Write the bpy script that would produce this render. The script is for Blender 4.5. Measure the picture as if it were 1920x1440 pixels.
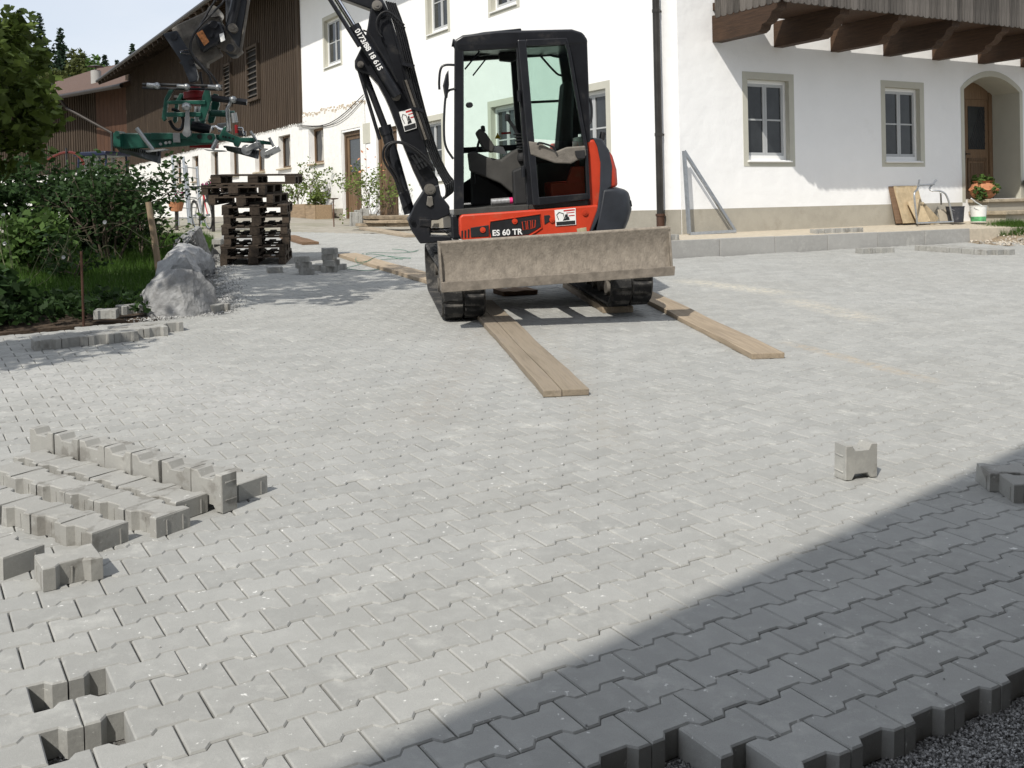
import bpy, bmesh, math, random
from mathutils import Vector, Matrix, noise
for o in list(bpy.data.objects): bpy.data.objects.remove(o)
R = math.radians
random.seed(7)
SC = bpy.context.scene
COL = SC.collection

# ------------------------------------------------------------------ camera
EYE = 1.4518
FWD = Vector((0, 0.99987328, -0.01591953)); UPV = Vector((0.0236828, 0.01591506, 0.99959283)); RGT = Vector((0.99971952, -0.00037702, -0.0236798))
cam = bpy.data.cameras.new('camera'); camo = bpy.data.objects.new('camera', cam); COL.objects.link(camo)
camo.matrix_world = Matrix(((RGT.x, UPV.x, -FWD.x, 0), (RGT.y, UPV.y, -FWD.y, 0), (RGT.z, UPV.z, -FWD.z, EYE), (0, 0, 0, 1)))
cam.sensor_width = 36; cam.lens = 1948.07 / 1920 * 36
cam.shift_y = -(720 - 425.43) / 1920
cam.clip_end = 2000; cam.clip_start = 0.05
SC.camera = camo
# ------------------------------------------------------------------ light: afternoon sun from behind the camera, a little to the left
SUN_AZ, SUN_EL = 25.5, 45.5          # light travels towards azimuth 25.5 deg (from +Y to +X)
w = bpy.data.worlds.new('World'); SC.world = w; w.use_nodes = True
nt = w.node_tree; bg = nt.nodes['Background']
sky = nt.nodes.new('ShaderNodeTexSky'); sky.sky_type = 'NISHITA'; sky.sun_disc = False
sky.sun_elevation = R(SUN_EL); sky.sun_rotation = R(180 + SUN_AZ)
sky.altitude = 600; sky.air_density = 1.0; sky.dust_density = 2.2; sky.ozone_density = 1.0
# thin high haze over the whole sky
tcw = nt.nodes.new('ShaderNodeTexCoord'); mpw = nt.nodes.new('ShaderNodeMapping'); mpw.inputs['Scale'].default_value = (1.2, 1.2, 3.0); nt.links.new(tcw.outputs['Generated'], mpw.inputs[0])
nzw = nt.nodes.new('ShaderNodeTexNoise'); nzw.inputs['Scale'].default_value = 2.2; nzw.inputs['Detail'].default_value = 7; nt.links.new(mpw.outputs[0], nzw.inputs['Vector'])
mrw = nt.nodes.new('ShaderNodeMapRange'); mrw.inputs[1].default_value = .3; mrw.inputs[2].default_value = .75; mrw.inputs[3].default_value = .58; mrw.inputs[4].default_value = .92; nt.links.new(nzw.outputs[0], mrw.inputs[0])
mxw = nt.nodes.new('ShaderNodeMix'); mxw.data_type = 'RGBA'; nt.links.new(mrw.outputs[0], mxw.inputs[0]); nt.links.new(sky.outputs[0], mxw.inputs[6]); mxw.inputs[7].default_value = (6.3, 6.6, 7.1, 1)
nt.links.new(mxw.outputs[2], bg.inputs[0]); bg.inputs[1].default_value = 0.12
sl = bpy.data.lights.new('sun', 'SUN'); sl.energy = 3.6; sl.angle = R(0.53); sl.color = (1.0, 0.95, 0.87)
slo = bpy.data.objects.new('sun', sl); COL.objects.link(slo)
ldir = Vector((math.sin(R(SUN_AZ)) * math.cos(R(SUN_EL)), math.cos(R(SUN_AZ)) * math.cos(R(SUN_EL)), -math.sin(R(SUN_EL))))
slo.rotation_euler = ldir.to_track_quat('-Z', 'Y').to_euler(); slo.location = (-6, -12, 14)
SC.view_settings.view_transform = 'Standard'; SC.view_settings.look = 'None'
SC.view_settings.exposure = 0.22; SC.view_settings.gamma = 1
SC.cycles.max_bounces = 8; SC.cycles.transparent_max_bounces = 12

# ------------------------------------------------------------------ frames
def mat4(x, y, z, o):
    return Matrix(((x[0], y[0], z[0], o[0]), (x[1], y[1], z[1], o[1]), (x[2], y[2], z[2], o[2]), (0, 0, 0, 1)))
GX = (0.999875787, 0.000730596, -0.0157440752); GY = (0, 0.99892505, 0.04635461); GN = (0.01576102, -0.04634885, 0.99880097)
GF = mat4(GX, GY, GN, (0, 0, 0))                                   # the yard: a plane that rises about 5 % away from the camera
MF = mat4((0.98973289, 0.13731601, 0.03966257), (-0.13915581, 0.9891019, 0.04809464), (-0.03262616, -0.05312012, 0.998055), (0.15723142, 10.70060293, 0.54200518))  # the excavator
CORNER = (2.70681856, 16.6)
DR = (0.86138146, 0.50795864, 0); NR = (0.50795864, -0.86138146, 0)
DL = (-0.50716364, 0.86184978, 0); NL = (-0.86184978, -0.50716364, 0)
RF = mat4(DR, (-NR[0], -NR[1], 0), (0, 0, 1), (CORNER[0], CORNER[1], 0))   # gable wall: x along the wall, -y out of it, z up
LF = mat4((-DL[0], -DL[1], 0), (-NL[0], -NL[1], 0), (0, 0, 1), (CORNER[0], CORNER[1], 0))   # eaves wall: x = -s, -y out, z up
def ground_z(x, y): return (-GN[0] * x - GN[1] * y) / GN[2]
def gpt(u, v, h=0): return GF @ Vector((u, v, h))
def gframe(u, v, rz=0, h=0): return GF @ Matrix.Translation((u, v, h)) @ Matrix.Rotation(rz, 4, 'Z')

# ------------------------------------------------------------------ mesh building
class MB:
    def __init__(s): s.v = []; s.f = []; s.m = []; s.mi = 0
    def add(s, vs, fs, M=None):
        o = len(s.v)
        s.v += [tuple(M @ Vector(q)) for q in vs] if M is not None else [tuple(q) for q in vs]
        s.f += [tuple(i + o for i in f) for f in fs]; s.m += [s.mi] * len(fs)
        return s
    def box(s, c, d, M=None, rz=0, rx=0, ry=0):
        T = Matrix.Translation(c)
        if rz: T = T @ Matrix.Rotation(rz, 4, 'Z')
        if ry: T = T @ Matrix.Rotation(ry, 4, 'Y')
        if rx: T = T @ Matrix.Rotation(rx, 4, 'X')
        if M is not None: T = M @ T
        a, b, e = d[0] / 2, d[1] / 2, d[2] / 2
        vs = [(-a, -b, -e), (a, -b, -e), (a, b, -e), (-a, b, -e), (-a, -b, e), (a, -b, e), (a, b, e), (-a, b, e)]
        return s.add(vs, [(0, 3, 2, 1), (4, 5, 6, 7), (0, 1, 5, 4), (1, 2, 6, 5), (2, 3, 7, 6), (3, 0, 4, 7)], T)
    def bx(s, x0, x1, y0, y1, z0, z1, M=None):
        return s.box(((x0 + x1) / 2, (y0 + y1) / 2, (z0 + z1) / 2), (abs(x1 - x0), abs(y1 - y0), abs(z1 - z0)), M)
    def prism(s, pts, y0, y1, M=None):
        "outline (x, z) extruded along y"
        n = len(pts); ar = sum(pts[i][0] * pts[(i + 1) % n][1] - pts[(i + 1) % n][0] * pts[i][1] for i in range(n))
        if ar < 0: pts = pts[::-1]
        vs = [(q[0], y0, q[1]) for q in pts] + [(q[0], y1, q[1]) for q in pts]
        fs = [tuple(range(n)), tuple(range(2 * n - 1, n - 1, -1))] + [(i, i + n, (i + 1) % n + n, (i + 1) % n) for i in range(n)]
        return s.add(vs, fs, M)
    def slab(s, pts, z0, z1, M=None):
        "outline (x, y) extruded along z"
        n = len(pts); ar = sum(pts[i][0] * pts[(i + 1) % n][1] - pts[(i + 1) % n][0] * pts[i][1] for i in range(n))
        if ar < 0: pts = pts[::-1]
        vs = [(q[0], q[1], z0) for q in pts] + [(q[0], q[1], z1) for q in pts]
        fs = [tuple(range(n - 1, -1, -1)), tuple(range(n, 2 * n))] + [(i, (i + 1) % n, (i + 1) % n + n, i + n) for i in range(n)]
        return s.add(vs, fs, M)
    def tube(s, path, r, n=8, M=None, cap=True, closed=False):
        P = [Vector(q) for q in path]; k = len(P); rs = r if isinstance(r, (list, tuple)) else [r] * k
        vs = []; prev = None
        for i in range(k):
            if closed: t = (P[(i + 1) % k] - P[i - 1])
            else: t = (P[min(i + 1, k - 1)] - P[max(i - 1, 0)])
            t = t.normalized() if t.length > 1e-9 else Vector((0, 0, 1))
            if prev is None:
                a = Vector((0, 0, 1)) if abs(t.z) < .9 else Vector((1, 0, 0)); a = (a - t * a.dot(t)).normalized()
            else:
                a = prev - t * prev.dot(t); a = a.normalized() if a.length > 1e-6 else t.orthogonal().normalized()
            prev = a; b = t.cross(a)
            vs += [tuple(P[i] + (a * math.cos(2 * math.pi * j / n) + b * math.sin(2 * math.pi * j / n)) * rs[i]) for j in range(n)]
        fs = []
        for i in range(k if closed else k - 1):
            i2 = (i + 1) % k
            fs += [(i * n + j, i * n + (j + 1) % n, i2 * n + (j + 1) % n, i2 * n + j) for j in range(n)]
        if cap and not closed: fs += [tuple(range(n - 1, -1, -1)), tuple(range((k - 1) * n, k * n))]
        return s.add(vs, fs, M)
    def cyl(s, a, b, r, n=16, r2=None, M=None):
        return s.tube([a, b], [r, r if r2 is None else r2], n, M)
    def lathe(s, prof, n=24, M=None):
        "profile (r, z) about z"
        k = len(prof); vs = []
        for (r, z) in prof: vs += [(r * math.cos(2 * math.pi * j / n), r * math.sin(2 * math.pi * j / n), z) for j in range(n)]
        fs = [(i * n + j, i * n + (j + 1) % n, (i + 1) * n + (j + 1) % n, (i + 1) * n + j) for i in range(k - 1) for j in range(n)]
        if prof[0][0] > 1e-6: fs.append(tuple(range(n - 1, -1, -1)))
        if prof[-1][0] > 1e-6: fs.append(tuple(range((k - 1) * n, k * n)))
        return s.add(vs, fs, M)
    def mesh(s, name, mats, smooth=False):
        me = bpy.data.meshes.new(name); me.from_pydata(s.v, [], s.f)
        for m in (mats if isinstance(mats, (list, tuple)) else [mats]): me.materials.append(m)
        if isinstance(mats, (list, tuple)) and len(mats) > 1: me.polygons.foreach_set('material_index', s.m)
        if smooth: me.polygons.foreach_set('use_smooth', [True] * len(me.polygons))
        me.update(); return me
def link(name, me, parent=None, M=None):
    o = bpy.data.objects.new(name, me); COL.objects.link(o)
    if parent is not None: o.parent = parent
    if M is not None:
        if parent is not None: o.matrix_local = M
        else: o.matrix_world = M
    return o
def obj(name, mb, mats, parent=None, M=None, bevel=0, seg=2, smooth=False, auto=None, sub=0):
    o = link(name, mb.mesh(name, mats, smooth), parent, M)
    if bevel:
        b = o.modifiers.new('bevel', 'BEVEL'); b.width = bevel; b.segments = seg; b.limit_method = 'ANGLE'; b.angle_limit = R(35); b.harden_normals = False
    if sub:
        q = o.modifiers.new('subsurf', 'SUBSURF'); q.levels = sub; q.render_levels = sub
    if auto: me = o.data; me.polygons.foreach_set('use_smooth', [True] * len(me.polygons)); me.set_sharp_from_angle(angle=R(auto))
    return o
def tag(o, label, cat, group=None):
    o['label'] = label; o['category'] = cat
    if group: o['group'] = group
    return o
def thing(name, label, cat, M, group=None):
    o = bpy.data.objects.new(name, None); COL.objects.link(o); o.matrix_world = M; o.empty_display_size = .2
    return tag(o, label, cat, group)
def struct(o, kind='structure'): o['kind'] = kind; return o
def copy_tree(o, M, label=None, group=None):
    r = o.copy(); COL.objects.link(r); r.matrix_world = M
    if label: r['label'] = label
    if group: r['group'] = group
    def rec(src, dst):
        for ch in src.children:
            c = ch.copy(); COL.objects.link(c); c.parent = dst; c.matrix_local = ch.matrix_local.copy(); rec(ch, c)
    rec(o, r); return r
def chaikin(pts, n=2, closed=False):
    P = [Vector(q) for q in pts]
    for _ in range(n):
        Q = [] if closed else [P[0]]
        for i in range(len(P) if closed else len(P) - 1):
            a, b = P[i], P[(i + 1) % len(P)]; Q += [a * .75 + b * .25, a * .25 + b * .75]
        if not closed: Q.append(P[-1])
        P = Q
    return P

# ------------------------------------------------------------------ materials
MATS = {}
def mat(name, col, rough=.7, metal=0, var=.15, scale=6, bump=0, bscale=60, spec=.4, trans=0, coat=0, stain=None, grain=None, wave=None, ior=1.45, alpha=None, island=0, bdist=.01):
    """principled surface with world-position noise variation; stain=(colour, scale, threshold, amount), grain=(axis scales) stretches the noise"""
    m = bpy.data.materials.new(name); m.use_nodes = True; MATS[name] = m
    t = m.node_tree; N = t.nodes; L = t.links; b = N['Principled BSDF']
    b.inputs['Roughness'].default_value = rough; b.inputs['Metallic'].default_value = metal
    b.inputs['Specular IOR Level'].default_value = spec; b.inputs['Transmission Weight'].default_value = trans; b.inputs['IOR'].default_value = ior
    b.inputs['Coat Weight'].default_value = coat
    if alpha is not None: b.inputs['Alpha'].default_value = alpha
    tc = N.new('ShaderNodeTexCoord'); vec = tc.outputs['Object']
    if grain:
        mp = N.new('ShaderNodeMapping'); mp.inputs['Scale'].default_value = grain; L.new(vec, mp.inputs[0]); vec = mp.outputs[0]
    nz = N.new('ShaderNodeTexNoise'); nz.inputs['Scale'].default_value = scale; nz.inputs['Detail'].default_value = 6; nz.inputs['Roughness'].default_value = .65; L.new(vec, nz.inputs['Vector'])
    oi = N.new('ShaderNodeObjectInfo')
    ad = N.new('ShaderNodeMath'); ad.operation = 'MULTIPLY_ADD'; L.new(oi.outputs['Random'], ad.inputs[0]); ad.inputs[1].default_value = .35; L.new(nz.outputs[0], ad.inputs[2])
    if island:
        gi = N.new('ShaderNodeNewGeometry'); a2 = N.new('ShaderNodeMath'); a2.operation = 'MULTIPLY_ADD'; L.new(gi.outputs['Random Per Island'], a2.inputs[0]); a2.inputs[1].default_value = island; L.new(ad.outputs[0], a2.inputs[2]); ad = a2
    rp = N.new('ShaderNodeValToRGB'); e = rp.color_ramp.elements
    e[0].position = .42; e[1].position = .92
    e[0].color = tuple(c * (1 - var) for c in col) + (1,); e[1].color = tuple(min(1, c * (1 + var)) for c in col) + (1,)
    L.new(ad.outputs[0], rp.inputs[0]); out = rp.outputs[0]
    if stain:
        n2 = N.new('ShaderNodeTexNoise'); n2.inputs['Scale'].default_value = stain[1]; n2.inputs['Detail'].default_value = 8; n2.inputs['Roughness'].default_value = .7; L.new(vec, n2.inputs['Vector'])
        mr = N.new('ShaderNodeMapRange'); mr.inputs[1].default_value = stain[2]; mr.inputs[2].default_value = stain[2] + .12; mr.inputs[4].default_value = stain[3]; L.new(n2.outputs[0], mr.inputs[0])
        mx = N.new('ShaderNodeMix'); mx.data_type = 'RGBA'; L.new(mr.outputs[0], mx.inputs[0]); L.new(out, mx.inputs[6]); mx.inputs[7].default_value = stain[0] + (1,); out = mx.outputs[2]
    L.new(out, b.inputs['Base Color'])
    if bump:
        n3 = N.new('ShaderNodeTexNoise'); n3.inputs['Scale'].default_value = bscale; n3.inputs['Detail'].default_value = 5; L.new(vec, n3.inputs['Vector'])
        bp = N.new('ShaderNodeBump'); bp.inputs['Strength'].default_value = bump; bp.inputs['Distance'].default_value = bdist; L.new(n3.outputs[0], bp.inputs['Height']); L.new(bp.outputs[0], b.inputs['Normal'])
    return m

# ------------------------------------------------------------------ concrete of the double-T paving stones
def concrete_mat(name, base, fleck=.75, damp=0, streaks=()):
    m = bpy.data.materials.new(name); m.use_nodes = True; t = m.node_tree; N = t.nodes; L = t.links; b = N['Principled BSDF']
    b.inputs['Roughness'].default_value = .88; b.inputs['Specular IOR Level'].default_value = .25
    geo = N.new('ShaderNodeNewGeometry'); oi = N.new('ShaderNodeObjectInfo')
    s = N.new('ShaderNodeMath'); s.operation = 'ADD'; L.new(geo.outputs['Random Per Island'], s.inputs[0]); L.new(oi.outputs['Random'], s.inputs[1])
    fr = N.new('ShaderNodeMath'); fr.operation = 'FRACT'; L.new(s.outputs[0], fr.inputs[0])
    rp = N.new('ShaderNodeValToRGB'); e = rp.color_ramp.elements
    e[0].color = (base[0] * .87, base[1] * .872, base[2] * .865, 1); e[1].color = (base[0] * 1.06, base[1] * 1.06, base[2] * 1.05, 1); L.new(fr.outputs[0], rp.inputs[0])
    def noise_(scale, det, rough=.6):
        n = N.new('ShaderNodeTexNoise'); n.inputs['Scale'].default_value = scale; n.inputs['Detail'].default_value = det; n.inputs['Roughness'].default_value = rough; L.new(geo.outputs['Position'], n.inputs['Vector']); return n.outputs[0]
    def rng(x, a, c, lo, hi):
        r = N.new('ShaderNodeMapRange'); L.new(x, r.inputs[0]); r.inputs[1].default_value = a; r.inputs[2].default_value = c; r.inputs[3].default_value = lo; r.inputs[4].default_value = hi; return r.outputs[0]
    def mixc(fac, a, colr, mode='MIX'):
        x = N.new('ShaderNodeMix'); x.data_type = 'RGBA'; x.blend_type = mode; L.new(fac, x.inputs[0]); L.new(a, x.inputs[6])
        if isinstance(colr, tuple): x.inputs[7].default_value = colr
        else: L.new(colr, x.inputs[7])
        return x.outputs[2]
    c = rp.outputs[0]
    c = mixc(rng(noise_(1.1, 4), .40, .72, 0, .40), c, (base[0] * .80, base[1] * .785, base[2] * .745, 1))            # large dull patches
    c = mixc(rng(noise_(14, 5), .45, .75, 0, .5), c, (base[0] * 1.22, base[1] * 1.22, base[2] * 1.2, 1))             # pale dusty bloom
    c = mixc(rng(noise_(420, 3), .35, .7, 0, .45), c, (base[0] * .62, base[1] * .62, base[2] * .62, 1))              # sand grain
    c = mixc(rng(noise_(36, 5, .62), .66, .70, 0, fleck), c, (.80, .80, .77, 1))                                       # white mortar flecks
    c = mixc(rng(noise_(5.0, 8, .72), .56, .70, 0, .60), c, (base[0] * 1.35, base[1] * 1.34, base[2] * 1.3, 1))
    c = mixc(rng(noise_(1500, 2), .60, .66, 0, .5), c, (base[0] * .45, base[1] * .44, base[2] * .42, 1))                # pores
    def streak(c, a, b_, wid, colr, amt):
        "sand or plank dust trodden in along a line on the paving"
        A = Vector(gpt(*a)); B = Vector(gpt(*b_)); d = B - A; L_ = d.length; d.normalize(); nn = Vector((-d.y, d.x, 0))
        def dot(v, off):
            x = N.new('ShaderNodeVectorMath'); x.operation = 'DOT_PRODUCT'; L.new(geo.outputs['Position'], x.inputs[0]); x.inputs[1].default_value = v
            y = N.new('ShaderNodeMath'); y.operation = 'SUBTRACT'; L.new(x.outputs['Value'], y.inputs[0]); y.inputs[1].default_value = off; return y.outputs[0]
        al = dot(d, A.dot(d)); ac = dot(nn, A.dot(nn)); ab = N.new('ShaderNodeMath'); ab.operation = 'ABSOLUTE'; L.new(ac, ab.inputs[0])
        def mul(p, q): x = N.new('ShaderNodeMath'); x.operation = 'MULTIPLY'; L.new(p, x.inputs[0]); L.new(q, x.inputs[1]); return x.outputs[0]
        m_ = mul(mul(rng(ab.outputs[0], wid * .2, wid, 1, 0), rng(al, -.1, .25, 0, 1)), mul(rng(al, L_ - .3, L_ + .1, 1, 0), rng(noise_(16, 6, .7), .40, .66, 0, amt)))
        return mixc(m_, c, colr)
    if streaks:
        for st_ in streaks: c = streak(c, *st_)
    if damp: c = mixc(rng(noise_(7, 5, .6), .56, .64, 0, damp), c, (base[0] * .36, base[1] * .33, base[2] * .30, 1))
    L.new(c, b.inputs['Base Color'])
    bp = N.new('ShaderNodeBump'); bp.inputs['Strength'].default_value = .35; bp.inputs['Distance'].default_value = .0015; L.new(noise_(600, 3), bp.inputs['Height'])
    b2 = N.new('ShaderNodeBump'); b2.inputs['Strength'].default_value = .3; b2.inputs['Distance'].default_value = .004; L.new(noise_(60, 4), b2.inputs['Height']); L.new(bp.outputs[0], b2.inputs['Normal'])
    L.new(b2.outputs[0], b.inputs['Normal'])
    return m
M_PAVE = concrete_mat('paving_concrete', (.374, .376, .362), streaks=(((2.15, 8.3), (2.75, 6.75), .10, (.42, .34, .24, 1), .8), ((2.0, 12.7), (3.0, 11.2), .30, (.56, .52, .42, 1), .85), ((2.85, 10.9), (3.25, 9.3), .26, (.55, .50, .40, 1), .7), ((-.28, 9.2), (-.55, 5.6), .30, (.30, .28, .25, 1), .55), ((.25, 9.2), (.5, 5.2), .22, (.31, .29, .25, 1), .5), ((-4.2, 7.6), (-1.2, 6.2), .9, (.47, .465, .45, 1), .5)))
M_PAVE2 = concrete_mat('loose_paver_concrete', (.35, .347, .328), .4, .5)
M_KERB = concrete_mat('kerb_concrete', (.36, .355, .34), .25)

# outline of one stone: 200 long, 165 at the ends, 115 at the waist; corners of the wide ends lightly clipped
OUT = [(.0978, -.0800), (.0978, .0800), (.0584, .0800), (.0400, .0558), (-.0400, .0558), (-.0584, .0800), (-.0978, .0800), (-.0978, -.0800), (-.0584, -.0800), (-.0400, -.0558), (.0400, -.0558), (.0584, -.0800)]
def inset(pts, d):
    n = len(pts); r = []
    for i in range(n):
        a, b, c = Vector(pts[i - 1]), Vector(pts[i]), Vector(pts[(i + 1) % n])
        e1 = (b - a).normalized(); e2 = (c - b).normalized(); n1 = Vector((-e1.y, e1.x)); n2 = Vector((-e2.y, e2.x))
        k = n1 + n2; k = k / max(.2, 1 + n1.dot(n2)); r.append(tuple(b + k * d))
    return r
def stone_geo(pts, h=.08, ch=.0042, cd=.0048, bottom=False, ribs=False):
    n = len(pts); ins = inset(pts, ch)
    vs = [(x, y, -h) for x, y in pts] + [(x, y, -cd) for x, y in pts] + [(x, y, 0) for x, y in ins]
    fs = [(i, (i + 1) % n, (i + 1) % n + n, i + n) for i in range(n)] + [(i + n, (i + 1) % n + n, (i + 1) % n + 2 * n, i + 2 * n) for i in range(n)]
    fs.append(tuple(range(2 * n, 3 * n)))
    if bottom: fs.append(tuple(range(n - 1, -1, -1)))
    if ribs:   # small spacer ribs on the two ends and sides
        for (x, y, sx, sy) in ((.0978, .045, 1, 0), (-.0978, -.045, -1, 0), (.0, .0558, 0, 1), (0, -.0558, 0, -1), (.0978, -.03, 1, 0)):
            o = len(vs); w_ = .004
            for z in (-h + .002, -.02):
                for a, d in ((-1, -.003), (1, -.003), (.5, .0022), (-.5, .0022)):
                    vs.append((x + sx * d + (0 if sx else a * w_), y + sy * d + (0 if sy else a * w_), z))
            fs += [(o, o + 1, o + 2, o + 3), (o + 4, o + 5, o + 6, o + 7), (o, o + 1, o + 5, o + 4), (o + 1, o + 2, o + 6, o + 5), (o + 2, o + 3, o + 7, o + 6), (o + 3, o, o + 4, o + 7)]
    return vs, fs
YAW = 0.5388386754
CA, SA = math.cos(YAW), math.sin(YAW)
def lat(K, J): u, v = .1 * K - .004, .14 * (J + .2); return (u * CA - v * SA, u * SA + v * CA)
def inpoly(x, y, P):
    r = False; j = len(P) - 1
    for i in range(len(P)):
        if (P[i][1] > y) != (P[j][1] > y) and x < (P[j][0] - P[i][0]) * (y - P[i][1]) / (P[j][1] - P[i][1]) + P[i][0]: r = not r
        j = i
    return r
# edge of the laid area in yard coordinates (garden with boulders on the left, terrace kerb on the right, old concrete at the back)
FIELD = [(-2.9, 1.2), (-6.5, 7.6), (-4.55, 8.75), (-3.75, 9.42), (-3.25, 9.80), (-2.78, 10.22), (-3.12, 11.25), (-3.70, 13.2), (-4.52, 16.2), (-5.5, 19.9), (-5.9, 21.5), (-4.9, 22.3), (-1.8, 20.9), (1.4, 18.3), (2.28, 15.38), (7.9, 18.0), (9.5, 18.6), (12.5, 14), (5.5, 6), (3.4, 3.2), (2.2, 1.3), (0, .8)]
def laid(K, J):
    if (K, J) in ((4, 22), (4, 20)): return False
    if J < 13 or (J == 13 and K < 19) or (J == 14 and K < 18): return False
    x, y = lat(K, J); return inpoly(x, y, FIELD)
tiles = []
for J in range(10, 175):
    for K in range(-60, 200):
        if (K + J) % 2 == 0 and laid(K, J): tiles.append((K, J))
rng = random.Random(3)
def tile_matrix(K, J):
    x, y = lat(K, J)
    return Matrix.Translation((x + rng.uniform(-.0007, .0007), y + rng.uniform(-.0007, .0007), rng.gauss(0, .0009))) @ Matrix.Rotation(YAW + rng.gauss(0, .004), 4, 'Z') @ Matrix.Rotation(rng.gauss(0, .004), 4, 'X') @ Matrix.Rotation(rng.gauss(0, .004), 4, 'Y')
GFI = GF.inverted()
def seen(x, y, h=0):
    q = gpt(x, y, h) - Vector((0, 0, EYE)); z = q.dot(FWD)
    if z < .3: return None
    return 960 + 1948 * q.dot(RGT) / z, 425.4 - 1948 * q.dot(UPV) / z, z
# paved yard: bedding sheet as the parent, stones as its parts
bed = MB(); nb = 60
for i in range(nb + 1):
    for j in range(nb + 1):
        x = -14 + 40 * i / nb; y = -12 + 33.5 * j / nb
        bed.v.append((x, y, -.083))
bed.f = [(i * (nb + 1) + j, (i + 1) * (nb + 1) + j, (i + 1) * (nb + 1) + j + 1, i * (nb + 1) + j + 1) for i in range(nb) for j in range(nb)]; bed.m = [0] * len(bed.f)
M_BED = mat('bedding_chippings', (.17, .165, .155), .95, var=.5, scale=90, bump=.8, bscale=300)
yard = struct(obj('paved_yard', bed, M_BED, None, GF))
rank = []
for (K, J) in tiles:
    x, y = lat(K, J); q = seen(x, y)
    rank.append((q[2] if q and -60 < q[0] < 1980 and q[1] < 1500 else 1e3, K, J))
rank.sort(); own = set((k, j) for _, k, j in rank[:300])
stone_me = bpy.data.meshes.new('paving_stone'); g = stone_geo(OUT); stone_me.from_pydata(g[0], [], g[1]); stone_me.materials.append(M_PAVE); stone_me.update()
for (K, J) in sorted(own): link('paving_stone', stone_me, yard, tile_matrix(K, J))
rest = MB()
for (K, J) in tiles:
    if (K, J) in own: continue
    rest.add(g[0], g[1], tile_matrix(K, J))
struct(obj('paving_stones_beyond', rest, M_PAVE, yard), 'stuff')

# the land: one sheet out to the horizon; it follows the yard slope and levels off behind it
M_LAND = mat('old_yard_gravel', (.30, .28, .24), .95, var=.25, scale=3, bump=.6, bscale=60, stain=((.16, .17, .09), .12, .5, .8))
def land_z(x, y):
    z = ground_z(x, min(max(y, -14), 60)) - .095
    z = ground_z(max(-12, min(14, x)), y) - .095
    t = 1.43 + .004 * max(0, y - 30)
    if y < -14: z = ground_z(max(-12, min(14, x)), -14) - .095
    k = .12; hh = max(0, min(1, .5 + .5 * (t - z) / k)); z = t * (1 - hh) + z * hh - k * hh * (1 - hh)
    return z
lm = MB(); xs = [-600, -300, -150, -90] + [-60 + 1.5 * i for i in range(81)] + [90, 150, 300, 600]; ys = [-300, -100, -40] + [-14 + 1.25 * i for i in range(60)] + [70, 90, 130, 200, 400, 900]
for x in xs:
    for y in ys: lm.v.append((x, y, land_z(x, y)))
ny = len(ys); lm.f = [(i * ny + j, (i + 1) * ny + j, (i + 1) * ny + j + 1, i * ny + j + 1) for i in range(len(xs) - 1) for j in range(ny - 1)]; lm.m = [0] * len(lm.f)
land = struct(obj('ground', lm, M_LAND, smooth=True))

# ------------------------------------------------------------------ materials of the buildings
M_WHITE = mat('lime_plaster_white', (.86, .86, .85), .9, var=.03, scale=1.6, bump=.5, bscale=3.2, bdist=.03, spec=.2, stain=((.74, .73, .70), 1.3, .60, .35))
M_ROUGH = mat('rough_old_plaster', (.78, .77, .74), .95, var=.10, scale=5, bump=1.0, bscale=22, spec=.15, stain=((.52, .48, .42), 2.3, .62, .55))
M_SURR = mat('beige_surround_paint', (.50, .49, .42), .85, var=.05, scale=4, bump=.15, bscale=40)
M_PLINTH = mat('plinth_render', (.36, .335, .28), .92, var=.14, scale=3, bump=.5, bscale=70, stain=((.28, .25, .20), 1.6, .55, .5))
M_FRAME = mat('window_white', (.78, .78, .76), .45, var=.03)
M_GREYF = mat('window_grey_sash', (.42, .43, .43), .5, var=.05)
M_PANE = mat('window_glass_dark', (.028, .031, .033), .05, var=.5, scale=2, spec=.45)
M_WOODD = mat('weathered_brown_cladding', (.036, .027, .020), .85, var=.8, scale=3.2, island=.35, bump=.6, bscale=14, spec=.2, grain=(7, 7, .35), stain=((.15, .112, .08), 2.2, .55, .5))
M_WOODR = mat('red_brown_planks', (.075, .036, .02), .8, var=.4, scale=4, bump=.4, bscale=20, grain=(6, 6, .4))
M_BALC = mat('grey_weathered_boards', (.105, .095, .085), .85, var=.55, scale=5, bump=.7, bscale=30, spec=.2, grain=(9, 9, .5))
M_BEAM = mat('brown_balcony_beam', (.062, .034, .019), .7, var=.45, scale=5, bump=.3, bscale=18, grain=(8, .6, 8))
M_DOOR = mat('worn_oak_door', (.135, .085, .048), .7, var=.5, scale=4, bump=.4, bscale=20, grain=(9, 9, .5), stain=((.30, .26, .22), 3, .6, .5))
M_TILE = mat('brown_roof_tiles', (.105, .065, .048), .85, var=.3, scale=8, bump=.5, bscale=60)
M_DARKM = mat('dark_gutter_metal', (.055, .05, .047), .45, metal=.7, var=.3)
M_COPPER = mat('aged_copper_pipe', (.052, .049, .045), .42, metal=.6, var=.35, scale=3)
M_STONEST = mat('sandstone_step', (.40, .34, .25), .9, var=.35, scale=9, bump=.6, bscale=40)
M_TERR = mat('terrace_sand', (.43, .38, .30), .95, var=.2, scale=12, bump=.6, bscale=120)
M_GALV = mat('galvanised_steel', (.42, .44, .46), .42, metal=.8, var=.2, scale=12)
M_BLACK = mat('dark_opening', (.012, .011, .01), .9, var=.3)
M_CURT = mat('curtain_cloth', (.40, .38, .34), .9, var=.25, scale=9, grain=(6, 6, .6))

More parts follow.
